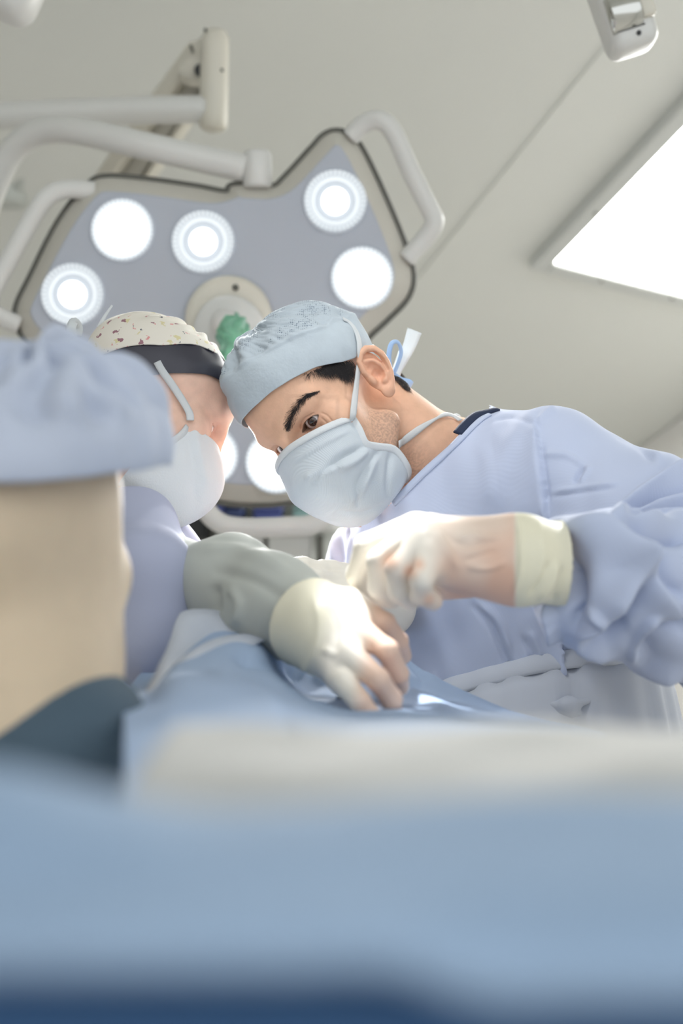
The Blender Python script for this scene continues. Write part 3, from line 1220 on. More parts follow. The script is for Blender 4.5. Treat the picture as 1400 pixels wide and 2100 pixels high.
def mask_mesh(H, rows, nu=64, nv=60, pleat=None):
    """rows: (centre (y,z), edge (x,y,z)) from top to bottom; mirrored to both sides."""
    rows = np.array([list(a) + list(b) for a, b in rows], float)
    dense = crom(rows, max(2, nv // (len(rows) - 1)))
    u = np.linspace(-1, 1, 2 * nu + 1)
    V = []
    for yc, zc, xe, ye, ze in dense:
        a = np.abs(u) * math.pi / 2
        x = xe * np.sign(u) * np.sin(a) ** 0.92
        y = ye + (yc - ye) * np.cos(a) ** 0.95
        z = zc + (ze - zc) * np.abs(u) ** 1.5
        V.append(np.stack([x, y, z], 1))
    V = np.concatenate(V)
    return H.cam(V), grid_faces(len(dense), len(u)), (len(dense), len(u))


# ================================================================== SURGEON
HR = np.array([[0.56722969, -0.42114783, -0.70770202], [0.45954787, -0.55118547, 0.69639727], [0.68336127, 0.72024017, 0.11911118]])
surgeon = thing('person', 'masked man in pale blue cap and gown bending over the table, gloved hand raised', 'person', (0.42, 1.55, 0.0))
neckA, neckB = C(772, 850, 1.535), C(915, 985, 1.55)
SH = Head(HR, (-0.00636, 0.11619, -1.5), 0.916,
          extra=[(neckA, neckB, 0.050, 0.064), (C(905, 930, 1.57), C(1090, 960, 1.50), 0.044, 0.05), (C(915, 990, 1.55), C(800, 1090, 1.62), 0.06, 0.06)],
          ek=0.022, eyes=(0.0060, 0.0062))
eyeL = SH.cam((0.032, 0.0745, 0.018))
earL = SH.cam(SH.ear_pt(0, 0, 0))
V, F = head_mesh(SH, C(430, 1120, 1.68), C(1120, 560, 1.30), 0.0018,
                 fine=[(eyeL - [0.030, 0.026, 0.03], eyeL + [0.026, 0.024, 0.03], 0.0007), (earL - [0.036, 0.042, 0.032], earL + [0.036, 0.042, 0.032], 0.0009)])
L = SH.loc(V.astype(np.float32))
rr = rng.random(len(V))


def skin_cols(L, base, stub=0.0):
    c = np.tile(np.array(base), (len(L), 1)).astype(float)
    x, y, z = L[:, 0], L[:, 1], L[:, 2]
    # redder ears, cheeks and lids
    q = np.exp(-(((np.abs(x) - 0.081) / 0.012) ** 2 + ((y + 0.016) / 0.022) ** 2 + ((z - 0.003) / 0.032) ** 2))
    c *= 1 - q[:, None] * np.array([0.02, 0.14, 0.16])
    e = np.exp(-(((np.abs(x) - 0.032) / 0.02) ** 2 + ((y - 0.085) / 0.02) ** 2 + ((z - 0.018) / 0.012) ** 2))
    c *= 1 - e[:, None] * np.array([0.08, 0.15, 0.14])
    if stub:
        m = sstep(-z, 0.010, 0.06) * sstep(y, -0.025, 0.02) + sstep(-z, 0.0, 0.03) * sstep(y, 0.0, 0.02) * sstep(-y, -0.05, -0.03) * 0.6
        qh = np.floor(L.astype(np.float64) / 0.0014)
        hsh = np.sin(qh @ np.array([12.9898, 78.233, 37.719])) * 43758.5453
        m = np.clip(m, 0, 1) * np.clip(0.55 + 0.8 * (hsh - np.floor(hsh) - 0.5), 0, 1)
        c = c * (1 - stub * m[:, None]) + np.array([0.10, 0.09, 0.09]) * stub * m[:, None]
    return c


base_skin = np.array(lin(222, 178, 150)[:3])
cols = skin_cols(L, base_skin, 0.5)
# lash line at the lid edges
for g in (1,):
    u = L[:, 0] - 0.032
    v = L[:, 2] - 0.018
    w = np.clip(1 - (u / 0.0152) ** 2, 0, 1)
    up = 0.0012 * u / 0.015 + 0.0060 * w ** 0.8
    m = (np.abs(v - up) < 0.0011) & (np.abs(u) < 0.0155) & (L[:, 1] > 0.078)
    cols[m] *= 0.35
    dn = 0.0012 * u / 0.015 - 0.0062 * w ** 0.9
    m = (np.abs(v - dn) < 0.0009) & (np.abs(u) < 0.0155) & (L[:, 1] > 0.078)
    cols[m] *= 0.62
# short hair zone on the scalp
hz = np.clip(sstep(L[:, 2], 0.028, 0.046) * sstep(-L[:, 1], -0.050, -0.036), 0, 1)
hz = np.maximum(hz, sstep(L[:, 2], 0.012, 0.03) * sstep(-L[:, 1], -0.030, -0.018) * sstep(L[:, 1], -0.002, 0.004) * (np.abs(L[:, 0]) > 0.05))
hz = np.maximum(hz, sstep(-L[:, 1], 0.045, 0.07) * sstep(L[:, 2], -0.040, -0.02))
near_ear = np.exp(-(((np.abs(L[:, 0]) - 0.084) / 0.010) ** 2)) * (np.abs(L[:, 1] + 0.016) < 0.03)
hz = hz * (1 - np.clip(near_ear * 1.6, 0, 1))
cols = cols * (1 - 0.9 * hz[:, None]) + np.array(lin(44, 38, 40)[:3]) * 0.9 * hz[:, None]
# fine wrinkles round the eye
V = crease(V, F, [([(656, 846), (670, 852), (682, 866)], -0.0007, 2.2, 'ridge'), ([(657, 856), (668, 866), (676, 880)], -0.0007, 2.2, 'ridge'),
                  ([(628, 894), (646, 895), (664, 884)], -0.0009, 2.5, 'ridge'), ([(655, 868), (660, 880), (655, 890)], -0.0006, 2.2, 'ridge')])
HV, HF, HC = V, F, cols

# the rest of the body under the clothes: one continuous surface joined to the neck
down = np.array([0, -cp, sp])
waist = C(1085, 1440, 1.56)
hip = waist + down * 0.22
footL, footR = toC(toW(hip) * [1, 1, 0] + [0.12, -0.02, 0.05]), toC(toW(hip) * [1, 1, 0] + [-0.10, 0.03, 0.05])


def f_body(P):
    P = P.astype(np.float32)
    d = rc(P, C(915, 990, 1.56), C(985, 1080, 1.57), 0.058, 0.10)
    d = su(d, rc(P, C(985, 1080, 1.57), waist, 0.115, 0.115), 0.06)
    d = su(d, rc(P, C(1000, 1030, 1.52), C(1125, 1000, 1.46), 0.055, 0.048), 0.04)
    d = su(d, rc(P, C(1125, 1000, 1.46), C(1545, 1270, 1.25), 0.045, 0.035), 0.03)
    d = su(d, rc(P, C(1545, 1270, 1.25), C(1380, 1222, 1.19), 0.036, 0.030), 0.02)
    d = su(d, rc(P, C(880, 1110, 1.62), C(792, 1172, 1.66), 0.055, 0.045), 0.04)
    d = su(d, rc(P, C(792, 1172, 1.66), C(730, 1350, 1.52), 0.042, 0.034), 0.03)
    d = su(d, rc(P, C(730, 1350, 1.52), C(745, 1235, 1.40), 0.034, 0.025), 0.02)
    d = su(d, rc(P, waist, hip, 0.115, 0.13), 0.05)
    d = su(d, rc(P, hip + [0.07, 0, 0], footL, 0.075, 0.04), 0.04)
    d = su(d, rc(P, hip - [0.07, 0, 0], footR, 0.075, 0.04), 0.04)
    return d


bV, bF = nets(f_body, np.array([-0.12, -1.75, -1.9]), np.array([0.52, 0.14, -0.78]), 0.012)
o_ = len(HV)
objC('body', np.concatenate([HV, bV]), np.concatenate([HF, bF + o_]), M['skin'], surgeon,
     cols=np.concatenate([HC, np.tile(base_skin, (len(bV), 1))]), label='tanned face, ear and neck')

# eye, brow, hair
tgt = C(639.5, 865.5, 1.4)
o_ = eyeL
dz = 0.0118
qx = np.array([(639.5 - 700) * (-(o_[2] + 0.009)) / FPX, (1050 - 865.5) * (-(o_[2] + 0.009)) / FPX])
gx = qx - o_[:2]
gz = math.sqrt(max(0.0125 ** 2 * SH.s ** 2 - gx @ gx, 1e-6))
look = np.array([gx[0], gx[1], gz])
eyeball(SH, 1, look, surgeon)
eyeball(SH, -1, look, surgeon)

brow_px = [(590, 886), (590, 872), (598, 852), (610, 833), (624, 818), (637, 810), (650, 806)]
bq = crom(np.array(brow_px, float), 12)
roots, dirs, nr, ln = [], [], [], []
N_ = 800
for k in range(N_):
    t = rng.random() ** 0.9 * (len(bq) - 1.001)
    i = int(t)
    p = bq[i] + (bq[i + 1] - bq[i]) * (t - i)
    tg = bq[i + 1] - bq[i]
    tg /= np.linalg.norm(tg)
    nn = np.array([tg[1], -tg[0]])
    f_ = t / len(bq)
    wd_ = 8.0 * (0.75 + 0.5 * min(f_ * 4, 1)) * (1 - 0.72 * max(0, f_ - 0.45) / 0.55)
    sx = float(np.clip(rng.normal(0, 0.55), -1.3, 1.3))
    q = p + nn * sx * wd_
    dpx = tg * 1.0 + np.array([-tg[1], tg[0]]) * 0 + nn * (-0.55 * sx + 0.35 * (1 - f_ * 2) * (-1))
    d3 = np.array([dpx[0], -dpx[1], 0.0])
    roots.append(q)
    dirs.append(d3)
    ln.append(rng.uniform(0.006, 0.010) * (1 - 0.3 * f_))
roots = drop_many(SH.f_noear, np.array(roots), 0.0004, 1.36, 1.52)
e_ = np.eye(3, dtype=np.float32) * 0.0015
rf = roots.astype(np.float32)
g_ = np.stack([SH.f_noear(rf + e_[i]) - SH.f_noear(rf - e_[i]) for i in range(3)], 1)
g_ /= np.linalg.norm(g_, axis=1)[:, None]
dirs = np.array(dirs)
dirs = dirs - g_ * (dirs * g_).sum(1)[:, None]
V, F = strands(roots, dirs, g_, ln, 0.00014)
objC('eyebrow', V, F, M['hair'], surgeon, kind='stuff')

# hair: sideburn and nape tufts laid as short strands
roots, dirs, ln = [], [], []


def tuft(poly, n, d, L0, L1, jit=0.5):
    poly = np.array(poly, float)
    lo, hi = poly.min(0), poly.max(0)
    c = 0
    while c < n:
        q = lo + rng.random(2) * (hi - lo)
        ins = False
        for i in range(len(poly)):
            a, b = poly[i], poly[i - 1]
            if (a[1] > q[1]) != (b[1] > q[1]) and q[0] < (b[0] - a[0]) * (q[1] - a[1]) / (b[1] - a[1]) + a[0]:
                ins = not ins
        if not ins:
            continue
        roots.append(q)
        dirs.append(np.array([d[0] + rng.uniform(-jit, jit) * 0.6, -d[1] + rng.uniform(-jit, jit) * 0.6, 0]))
        ln.append(rng.uniform(L0, L1))
        c += 1


tuft([(640, 760), (680, 742), (722, 738), (722, 762), (712, 775), (690, 764), (655, 762)], 900, (0.6, 1.0), 0.008, 0.015, 0.6)
tuft([(618, 765), (640, 758), (655, 765), (636, 772)], 26, (-0.3, 1.0), 0.006, 0.012, 1.2)
tuft([(800, 752), (822, 764), (836, 800), (822, 792), (806, 776)], 500, (0.5, 1.0), 0.006, 0.011, 0.6)
roots = drop_many(SH.f_noear, np.array(roots), 0.0006, 1.34, 1.62)
rf = roots.astype(np.float32)
g_ = np.stack([SH.f_noear(rf + e_[i]) - SH.f_noear(rf - e_[i]) for i in range(3)], 1)
g_ /= np.linalg.norm(g_, axis=1)[:, None]
dirs = np.array(dirs)
dirs = dirs - g_ * (dirs * g_).sum(1)[:, None]
V, F = strands(roots, dirs, g_, ln, 0.00024)
objC('hair', V, F, M['hair'], surgeon, kind='stuff', label='short dark hair at temple and nape')

# cap
loc0 = np.array([0, 0, 0.056])


def az_pol(p):
    d = np.array(p) - loc0
    return (math.degrees(math.atan2(d[0], d[1])), math.degrees(math.acos(d[2] / np.linalg.norm(d))))


hem_pts = [(0, 0.108, 0.081), (0.032, 0.096, 0.079), (0.052, 0.072, 0.071), (0.066, 0.046, 0.061), (0.077, 0.018, 0.043), (0.080, -0.006, 0.034), (0.080, -0.03, 0.033),
           (0.076, -0.05, 0.012), (0.066, -0.075, -0.012), (0.03, -0.10, -0.02), (0, -0.104, -0.02)]
hem = [az_pol(p) for p in hem_pts]
hem = hem[:-1] + [(-a, b) for a, b in hem[1:-1]] + [(180, hem[-1][1])]


def cap_bump(PH, T):
    # band seam, and the puff in front
    seam = 0.0022 * np.exp(-((T - 0.66) / 0.02) ** 2)
    front = 0.010 * np.exp(-(PH / 0.9) ** 2) * np.exp(-((T - 0.55) / 0.28) ** 2)
    rip = 0.0011 * np.sin(PH * 46 + 9 * np.sin(T * 7)) * np.sin(T * 21 + 2 * np.sin(PH * 6)) * (T < 0.66)
    return seam + front + rip


capV, capF, cT, cPH = cap_mesh(SH, hem, fold=0.0050, poof=0.008, nf=260, nt=110, bumps=cap_bump)
cc = np.tile(np.array(lin(200, 211, 219)[:3]), (len(capV), 1))
cc *= (1 - 0.06 * (cT < 0.66))[:, None]


def cap_material():
    m = M['cap']
    n, l = nt(m)
    b = n['Principled BSDF']
    src = b.inputs['Base Color'].links[0].from_socket
    tc = n.new('ShaderNodeTexCoord')
    v = n.new('ShaderNodeTexVoronoi')
    v.inputs['Scale'].default_value = 430
    v.inputs['Randomness'].default_value = 0.25
    l.new(tc.outputs['Object'], v.inputs['Vector'])
    lt = n.new('ShaderNodeMath')
    lt.operation = 'LESS_THAN'
    lt.inputs[1].default_value = 0.33
    l.new(v.outputs['Distance'], lt.inputs[0])
    nz = n.new('ShaderNodeTexNoise')
    nz.inputs['Scale'].default_value = 48
    nz.inputs['Detail'].default_value = 2
    l.new(tc.outputs['Object'], nz.inputs['Vector'])
    gt = n.new('ShaderNodeMapRange')
    gt.inputs[1].default_value = 0.44
    gt.inputs[2].default_value = 0.56
    l.new(nz.outputs[0], gt.inputs[0])
    at = n.new('ShaderNodeAttribute')
    at.attribute_name = 'lace'
    m1 = n.new('ShaderNodeMath')
    m1.operation = 'MULTIPLY'
    l.new(lt.outputs[0], m1.inputs[0])
    l.new(gt.outputs[0], m1.inputs[1])
    m2 = n.new('ShaderNodeMath')
    m2.operation = 'MULTIPLY'
    l.new(m1.outputs[0], m2.inputs[0])
    l.new(at.outputs['Fac'], m2.inputs[1])
    mx = n.new('ShaderNodeMixRGB')
    l.new(m2.outputs[0], mx.inputs[0])
    l.new(src, mx.inputs[1])
    mx.inputs[2].default_value = lin(112, 126, 142)
    l.new(mx.outputs[0], b.inputs['Base Color'])


cap_material()
cap = objC('cap', capV, capF, M['cap'], surgeon, cols=cc, label='pale blue lacy disposable surgical cap')
at_ = cap.data.attributes.new('lace', 'FLOAT', 'POINT')
at_.data.foreach_set('value', (cT < 0.63).astype(np.float32))
solid(cap, 0.0012)


def f_cap(P):
    return ell(SH.loc(P.astype(np.float32)), loc0, (0.0885, 0.1165, 0.0895)) * SH.s


def f_hc(P):
    P = P.astype(np.float32)
    return np.minimum(SH.f_noear(P), f_cap(P) + 0.004 + 10 * (SH.loc(P)[:, 2] < 0.03))


# mask
mrows = [((0.114, 0.017), (0.066, 0.062, -0.012)),
         ((0.128, -0.006), (0.066, 0.068, -0.028)),
         ((0.143, -0.028), (0.064, 0.075, -0.046)),
         ((0.146, -0.048), (0.062, 0.058, -0.062)),
         ((0.139, -0.074), (0.060, 0.040, -0.078)),
         ((0.124, -0.100), (0.054, 0.036, -0.100)),
         ((0.100, -0.119), (0.042, 0.034, -0.116)),
         ((0.072, -0.124), (0.020, 0.036, -0.122))]
mV, mF, mshape = mask_mesh(SH, mrows, 70, 77)
mcre = [([(752, 916), (700, 938), (655, 975), (632, 1000)], -0.0035, 7, 'ridge'), ([(752, 920), (725, 945), (690, 962)], 0.004, 9, 'ridge'),
        ([(775, 922), (752, 960), (733, 1000), (732, 1040)], -0.003, 6, 'ridge'), ([(768, 930), (745, 990), (715, 1035)], 0.0035, 9, 'ridge'),
        ([(800, 925), (795, 980), (795, 1020)], -0.002, 6, 'ridge'),
        ([(690, 1046), (745, 1050), (800, 1028)], -0.0012, 5, 'ridge'), ([(606, 945), (660, 912), (715, 884)], 0.0012, 4, 'ridge'),
        ([(690, 958), (655, 972), (625, 985)], 0.003, 10, 'ridge')]
mV = crease(mV, mF[:, ::-1], [(p, -h, w, k) for p, h, w, k in mcre]) if False else mV
nn_ = vnormals(mV, mF)
if (nn_ * (mV - SH.c)).sum() < 0:
    mF = mF[:, ::-1]
mV = crease(mV, mF, [(p, h * 1.7, w, k) for p, h, w, k in mcre])
msk = solid(objC('face_mask', mV, mF, M['mask'], surgeon, label='pleated white-blue surgical mask'), 0.0012)
nr_, nc_ = mshape
Gm = mV.reshape(nr_, nc_, 3)
ctr_ = SH.cam((0, 0.03, -0.05))


def edge_band(path, w, mtl, parent, name='mask_binding', thick=0.0014):
    nrm = path - ctr_
    nrm = nrm / np.linalg.norm(nrm, axis=1)[:, None]
    V, F = ribbon(path + nrm * 0.001, w, nrm, thick)
    return objC(name, V, F, mtl, parent)


edge_band(Gm[1, ::4], 0.008, M['maskedge'], msk)
edge_band(Gm[2:-6:3, -2], 0.009, M['maskedge'], msk)
edge_band(Gm[2:-6:3, 1], 0.009, M['maskedge'], msk)
# straps
P, g = lay(f_hc, [(722, 866), (727, 820), (733, 770), (737, 730), (736, 700), (728, 676), (715, 660), (703, 654)], 0.004, 1.33, 1.66, 5)
P[0] = Gm[2, -2]
V, F = ribbon(P, 0.0078, g, 0.0012)
objC('mask_strap', V, F, M['tie'], surgeon)
P = np.array([C(*q) for q in ((700, 664, 1.52), (703, 655, 1.52), (706, 646, 1.52))])
V, F = ribbon(crom(P, 4), 0.008, VW, 0.001)
objC('strap_end', V, F, M['tie'], surgeon)
P, g = lay(SH.f_noear, [(818, 912), (838, 896), (862, 878), (888, 862), (912, 850), (930, 853), (944, 862)], 0.003, 1.36, 1.7, 6)
V, F = ribbon(P, np.interp(np.linspace(0, 1, len(P)), [0, .3, .55, .8, 1], [.009, .008, .003, .009, .007]), g, 0.0012)
objC('mask_strap', V, F, M['tie'], surgeon)
V, F = ribbon(crom([C(*q) for q in ((918, 852, 1.55), (928, 856, 1.56), (937, 853, 1.57), (942, 862, 1.57))], 5), 0.007, (0.2, 0.5, 0.8), 0.001)
objC('strap_end', V, F, M['tie'], surgeon)
# cap ties
V, F = ribbon(crom([C(*q) for q in ((802, 770, 1.56), (797, 735, 1.55), (802, 706, 1.545), (815, 702, 1.55), (822, 722, 1.56), (814, 750, 1.56), (804, 772, 1.56))], 7), 0.006, (0.1, 0.1, 1), 0.001,
             twist=np.linspace(0.2, 0.9, 43))
objC('cap_tie', V, F, M['bluetie'], surgeon, label='pale blue tie loop')
V, F = ribbon(crom([C(*q) for q in ((808, 775, 1.57), (822, 745, 1.575), (838, 712, 1.58), (850, 678, 1.585))], 7), np.interp(np.linspace(0, 1, 22), [0, .5, 1], [.008, .014, .019]), (0.2, 0.1, 1), 0.001)
objC('cap_tie', V, F, M['tie'], surgeon, label='white tie end')
V, F = ribbon(crom([C(*q) for q in ((812, 766, 1.58), (822, 735, 1.59), (826, 722, 1.59))], 7), 0.012, (0.4, 0.1, 1), 0.001)
objC('cap_tie', V, F, M['tie'], surgeon)
V, F = ribbon(crom([C(*q) for q in ((806, 772, 1.56), (822, 782, 1.56), (838, 786, 1.565), (842, 792, 1.57))], 6), 0.011, (0.1, 0.3, 1), 0.001)
objC('cap_tie', V, F, M['bluetie'], surgeon)

# ---- gown
shL, shR, elbL = C(1128, 983, 1.45), C(792, 1168, 1.66), C(1555, 1270, 1.25)


def f_gown(P):
    P = P.astype(np.float32)
    d = rc(P, C(905, 990, 1.545), C(985, 1090, 1.55), 0.070, 0.125)
    d = su(d, rc(P, C(985, 1090, 1.55), waist, 0.135, 0.155), 0.07)
    d = su(d, rc(P, C(985, 965, 1.53), shL, 0.060, 0.073), 0.05)
    d = su(d, rc(P, shL, C(1330, 1110, 1.36), 0.073, 0.080), 0.04)
    d = su(d, rc(P, C(1330, 1110, 1.36), elbL, 0.080, 0.085), 0.05)
    d = su(d, rc(P, elbL, C(1400, 1225, 1.19), 0.085, 0.070), 0.05)
    d = su(d, rc(P, C(1400, 1225, 1.19), C(1250, 1195, 1.14), 0.070, 0.063), 0.03)
    d = su(d, rc(P, C(1250, 1195, 1.14), C(1150, 1165, 1.108), 0.063, 0.047), 0.02)
    d = su(d, rc(P, C(860, 1120, 1.61), shR, 0.085, 0.072), 0.06)
    d = su(d, rc(P, shR, C(730, 1345, 1.53), 0.066, 0.056), 0.05)
    # hollow the sleeve mouth round the wrist
    axs = C(1205, 1185, 1.125) - C(1400, 1225, 1.19)
    axs = axs / np.linalg.norm(axs)
    pl_ = (P - (C(1140, 1170, 1.105)).astype(np.float32)) @ axs.astype(np.float32)
    d = ss(d, np.maximum(-pl_, rc(P, C(1100, 1150, 1.1), C(1250, 1190, 1.14), 0.09, 0.09)), 0.010)
    w = 0.0012 * np.sin(P[:, 0] * 61 + 3 * np.sin(P[:, 1] * 23)) + 0.0012 * np.sin(P[:, 1] * 47 + 4 * np.sin(P[:, 0] * 31 + P[:, 2] * 20))
    return d + w


gV, gF = nets(f_gown, np.array([-0.12, -0.27, -1.85]), np.array([0.56, 0.15, -0.98]), 0.0023)
gV = relax(gV, gF, 2)
torso = [
    ([(1098, 868), (1108, 930), (1117, 1000), (1124, 1066)], 0.010, 26, 'step'),
    ([(1135, 1240), (1148, 1320), (1158, 1395)], 0.018, 22, 'step'),
    ([(1100, 872), (1120, 850), (1142, 836)], 0.006, 8, 'ridge'),
    ([(1106, 905), (1112, 960), (1122, 1040)], -0.005, 7, 'ridge'),
    ([(1108, 932), (1160, 934), (1200, 957)], 0.004, 6, 'ridge'),
    ([(1200, 958), (1178, 992)], -0.006, 6, 'ridge'), ([(1210, 955), (1187, 990)], 0.005, 6, 'ridge'),
    ([(1128, 1018), (1185, 1010), (1270, 998)], -0.003, 4, 'ridge'), ([(1128, 1010), (1185, 1002), (1270, 990)], 0.003, 5, 'ridge'),
    ([(1260, 890), (1310, 915), (1342, 950)], -0.005, 6, 'ridge'), ([(1275, 885), (1325, 910), (1360, 945)], 0.004, 8, 'ridge'),
    ([(1010, 862), (1050, 855), (1090, 872), (1100, 885)], -0.003, 5, 'ridge'), ([(980, 905), (1000, 950), (1005, 1040)], 0.002, 16, 'ridge'),
    ([(965, 1238), (1010, 1280), (1032, 1340), (1060, 1395)], -0.006, 7, 'ridge'), ([(978, 1236), (1024, 1282), (1046, 1340)], 0.005, 9, 'ridge'),
    ([(1070, 1300), (1095, 1350), (1080, 1390)], -0.005, 7, 'ridge'), ([(1085, 1295), (1108, 1350)], 0.004, 8, 'ridge'),
    ([(890, 1380), (898, 1430)], 0.003, 5, 'ridge'), ([(985, 1420), (1010, 1395)], 0.003, 5, 'ridge'),
    ([(868, 1440), (960, 1420), (1060, 1432), (1160, 1444)], -0.006, 9, 'ridge'), ([(1120, 1340), (1140, 1400), (1160, 1440)], -0.004, 7, 'ridge'),
    ([(690, 1085), (680, 1120), (690, 1160)], 0.005, 8, 'ridge'), ([(715, 1075), (700, 1120), (698, 1165)], -0.006, 7, 'ridge'),
]
sleeve = [
    ([(1215, 1072), (1250, 1064), (1322, 1004), (1430, 940)], 0.013, 13, 'fold'),
    ([(1262, 1058), (1330, 1030), (1430, 985)], -0.012, 9, 'sharp'),
    ([(1240, 1075), (1262, 1068), (1343, 1038), (1430, 1018)], 0.013, 12, 'fold'),
    ([(1270, 1068), (1340, 1052), (1430, 1040)], -0.012, 8, 'sharp'),
    ([(1262, 1080), (1338, 1066), (1430, 1062)], 0.014, 12, 'fold'),
    ([(1268, 1078), (1300, 1084), (1332, 1098), (1420, 1100)], -0.020, 11, 'sharp'),
    ([(1150, 1072), (1224, 1090), (1314, 1150), (1292, 1222), (1242, 1296)], 0.020, 24, 'fold'),
    ([(1330, 1150), (1300, 1240), (1262, 1296), (1225, 1322)], -0.026, 16, 'sharp'),
    ([(1318, 1112), (1338, 1194), (1376, 1248), (1395, 1290)], 0.018, 18, 'fold'),
    ([(1358, 1120), (1372, 1180), (1410, 1230)], -0.016, 14, 'sharp'),
    ([(1170, 1140), (1183, 1230), (1180, 1296)], -0.020, 13, 'sharp'),
    ([(1196, 1250), (1236, 1284), (1180, 1304)], 0.010, 10, 'ridge'),
    ([(1172, 1306), (1232, 1356), (1292, 1380), (1420, 1378)], 0.016, 15, 'ridge'),
    ([(1192, 1322), (1245, 1318), (1290, 1285)], -0.016, 11, 'sharp'),
    ([(1306, 1358), (1346, 1306), (1420, 1268)], -0.024, 18, 'sharp'),
    ([(1286, 1364), (1330, 1290), (1352, 1262)], 0.012, 13, 'fold'),
]
gV = crease(gV, gF, torso, 0.05)
gV = crease(gV, gF, sleeve, 0.05)
gV = relax(gV, gF, 2, 0.5)
px_ = 700 - FPX * gV[:, 0] / gV[:, 2]
py_ = 1050 + FPX * gV[:, 1] / gV[:, 2]
# neckline: cut the gown along a sloping plane through the collar
line = np.array([(560, 1090), (740, 1082), (800, 1036), (870, 968), (935, 906), (985, 858), (1005, 846), (1010, 760)], float)
d_, t_, s_ = polydist(np.stack([px_, py_], 1), line)
cut = (s_ < 0) & (px_ < 1008)
gF2 = gF[~cut[gF].all(1)]
# snap rim verts onto the neckline
rim = cut & np.isin(np.arange(len(gV)), gF2.ravel())
used = np.zeros(len(gV), bool)
used[gF2.ravel()] = True
ix = np.cumsum(used) - 1
gown = objC('gown', gV[used], ix[gF2], M['gown'], surgeon, label='pale blue surgical gown with bunched sleeve')
nP, nG = lay(f_gown, [(1003, 850), (985, 860), (960, 882), (935, 908), (900, 941), (868, 970), (835, 1003), (806, 1032)], 0.001, 1.38, 1.7, 5)
V, F = ribbon(nP, 0.009, nG, 0.0016)
objC('neck_binding', V, F, M['gown'], gown)
P, g = lay(f_gown, [(1022, 846), (1000, 852), (982, 858), (962, 876), (944, 896)], -0.002, 1.38, 1.7, 5)
P = P + np.array([-0.0035, 0.0035, 0.001])
V, F = ribbon(P, np.linspace(0.014, 0.012, len(P)), g, 0.002)
objC('scrub_collar', V, F, M['navy'], surgeon, label='navy scrub collar under the gown')

# belt, knot and sheer apron below
wv = -down
bu, bw = np.array([1.0, 0, 0]), np.cross(np.array([1.0, 0, 0]), wv)
a_ = np.linspace(0, 2 * math.pi, 160, endpoint=False)
rows_ = []
for h_, add, ra in ((0.010, 0.011, 0.155), (0.008, 0.013, 0.156), (-0.009, 0.014, 0.157), (-0.012, 0.012, 0.157)):
    rr_ = ra + add + 0.0015 * np.sin(a_ * 9) + 0.001 * np.sin(a_ * 23)
    rows_.append(waist + np.outer(np.cos(a_) * rr_, bu) + np.outer(np.sin(a_) * rr_, bw) + np.outer(h_ + 0.028 * np.cos(a_), wv))
belt = solid(objC('apron_belt', np.concatenate(rows_), grid_faces(4, 160, True), M['apron'], surgeon, label='white tie belt round the waist'), 0.002)
nr2 = 46
rows_ = []
for k in range(nr2):
    t = k / (nr2 - 1)
    rr_ = 0.169 + 0.012 * np.sqrt(t) + 0.05 * t + (0.0025 + 0.010 * t) * np.sin(a_ * 26 + 1.2 * np.sin(a_ * 3)) * (0.35 + 0.65 * np.sin(a_ * 5 + 1) ** 2)
    rows_.append(waist + np.outer(np.cos(a_) * rr_, bu) + np.outer(np.sin(a_) * rr_, bw) - np.outer(0.010 + 0.8 * t - 0.028 * np.cos(a_) * (1 - t), wv))
solid(objC('apron', np.concatenate(rows_), grid_faces(nr2, 160, True), M['apron'], surgeon, label='sheer white apron gathered below the belt'), 0.0015)
kp = C(1166, 1446, 1.372)


def f_knot(P):
    d = ell(P, kp, (0.011, 0.009, 0.009))
    for q in ((1130, 1475), (1195, 1470), (1172, 1485), (1205, 1438), (1120, 1446)):
        d = su(d, rc(P, kp, C(q[0], q[1], 1.385), 0.006, 0.0035), 0.006)
    return d


V, F = nets(f_knot, kp - 0.05, kp + 0.05, 0.0018)
objC('belt_knot', V, F, M['apron'], belt)


# ================================================================== GLOVES
def hand_sdf(fingers, palm, kf=0.0022, kp_=0.012):
    def f(P):
        P = P.astype(np.float32)
        d = None
        for pts, rad in fingers:
            e = None
            for i in range(len(pts) - 1):
                q = rc(P, pts[i], pts[i + 1], rad[i], rad[i + 1])
                e = q if e is None else su(e, q, 0.003)
            d = e if d is None else su(d, e, kf)
        p = None
        for a, b, ra, rb in palm:
            q = rc(P, a, b, ra, rb)
            p = q if p is None else su(p, q, 0.014)
        return su(d, p, kp_)
    return f


def cpts(l):
    return [C(*q) for q in l]


latex = np.array(lin(236, 231, 220)[:3])
cream = np.array(lin(233, 229, 205)[:3])
pink = np.array(lin(226, 176, 148)[:3])

fing = [(cpts([(850, 1085, 1.10), (752, 1120, 1.105), (733, 1178, 1.12), (742, 1212, 1.13)]), [.0145, .0112, .0100, .0085]),
        (cpts([(852, 1098, 1.07), (778, 1150, 1.07), (778, 1204, 1.08), (803, 1228, 1.09)]), [.0138, .0106, .0098, .0085]),
        (cpts([(868, 1118, 1.045), (815, 1168, 1.035), (820, 1213, 1.045), (842, 1232, 1.06)]), [.0132, .0102, .0094, .0082]),
        (cpts([(888, 1146, 1.03), (864, 1190, 1.015), (864, 1220, 1.025), (888, 1233, 1.045)]), [.0122, .0094, .0086, .0078]),
        (cpts([(960, 1180, 1.115), (850, 1205, 1.14), (775, 1222, 1.145), (738, 1218, 1.145)]), [.020, .0135, .0120, .0100])]
wr = C(1060, 1148, 1.07)
palm = [(wr, C(862, 1092, 1.085), .031, .017), (wr, C(872, 1110, 1.055), .031, .017), (wr, C(884, 1130, 1.042), .031, .017), (wr, C(900, 1158, 1.045), .031, .016),
        (wr, C(940, 1150, 1.08), .031, .028), (wr, C(1175, 1158, 1.115), .032, .039)]
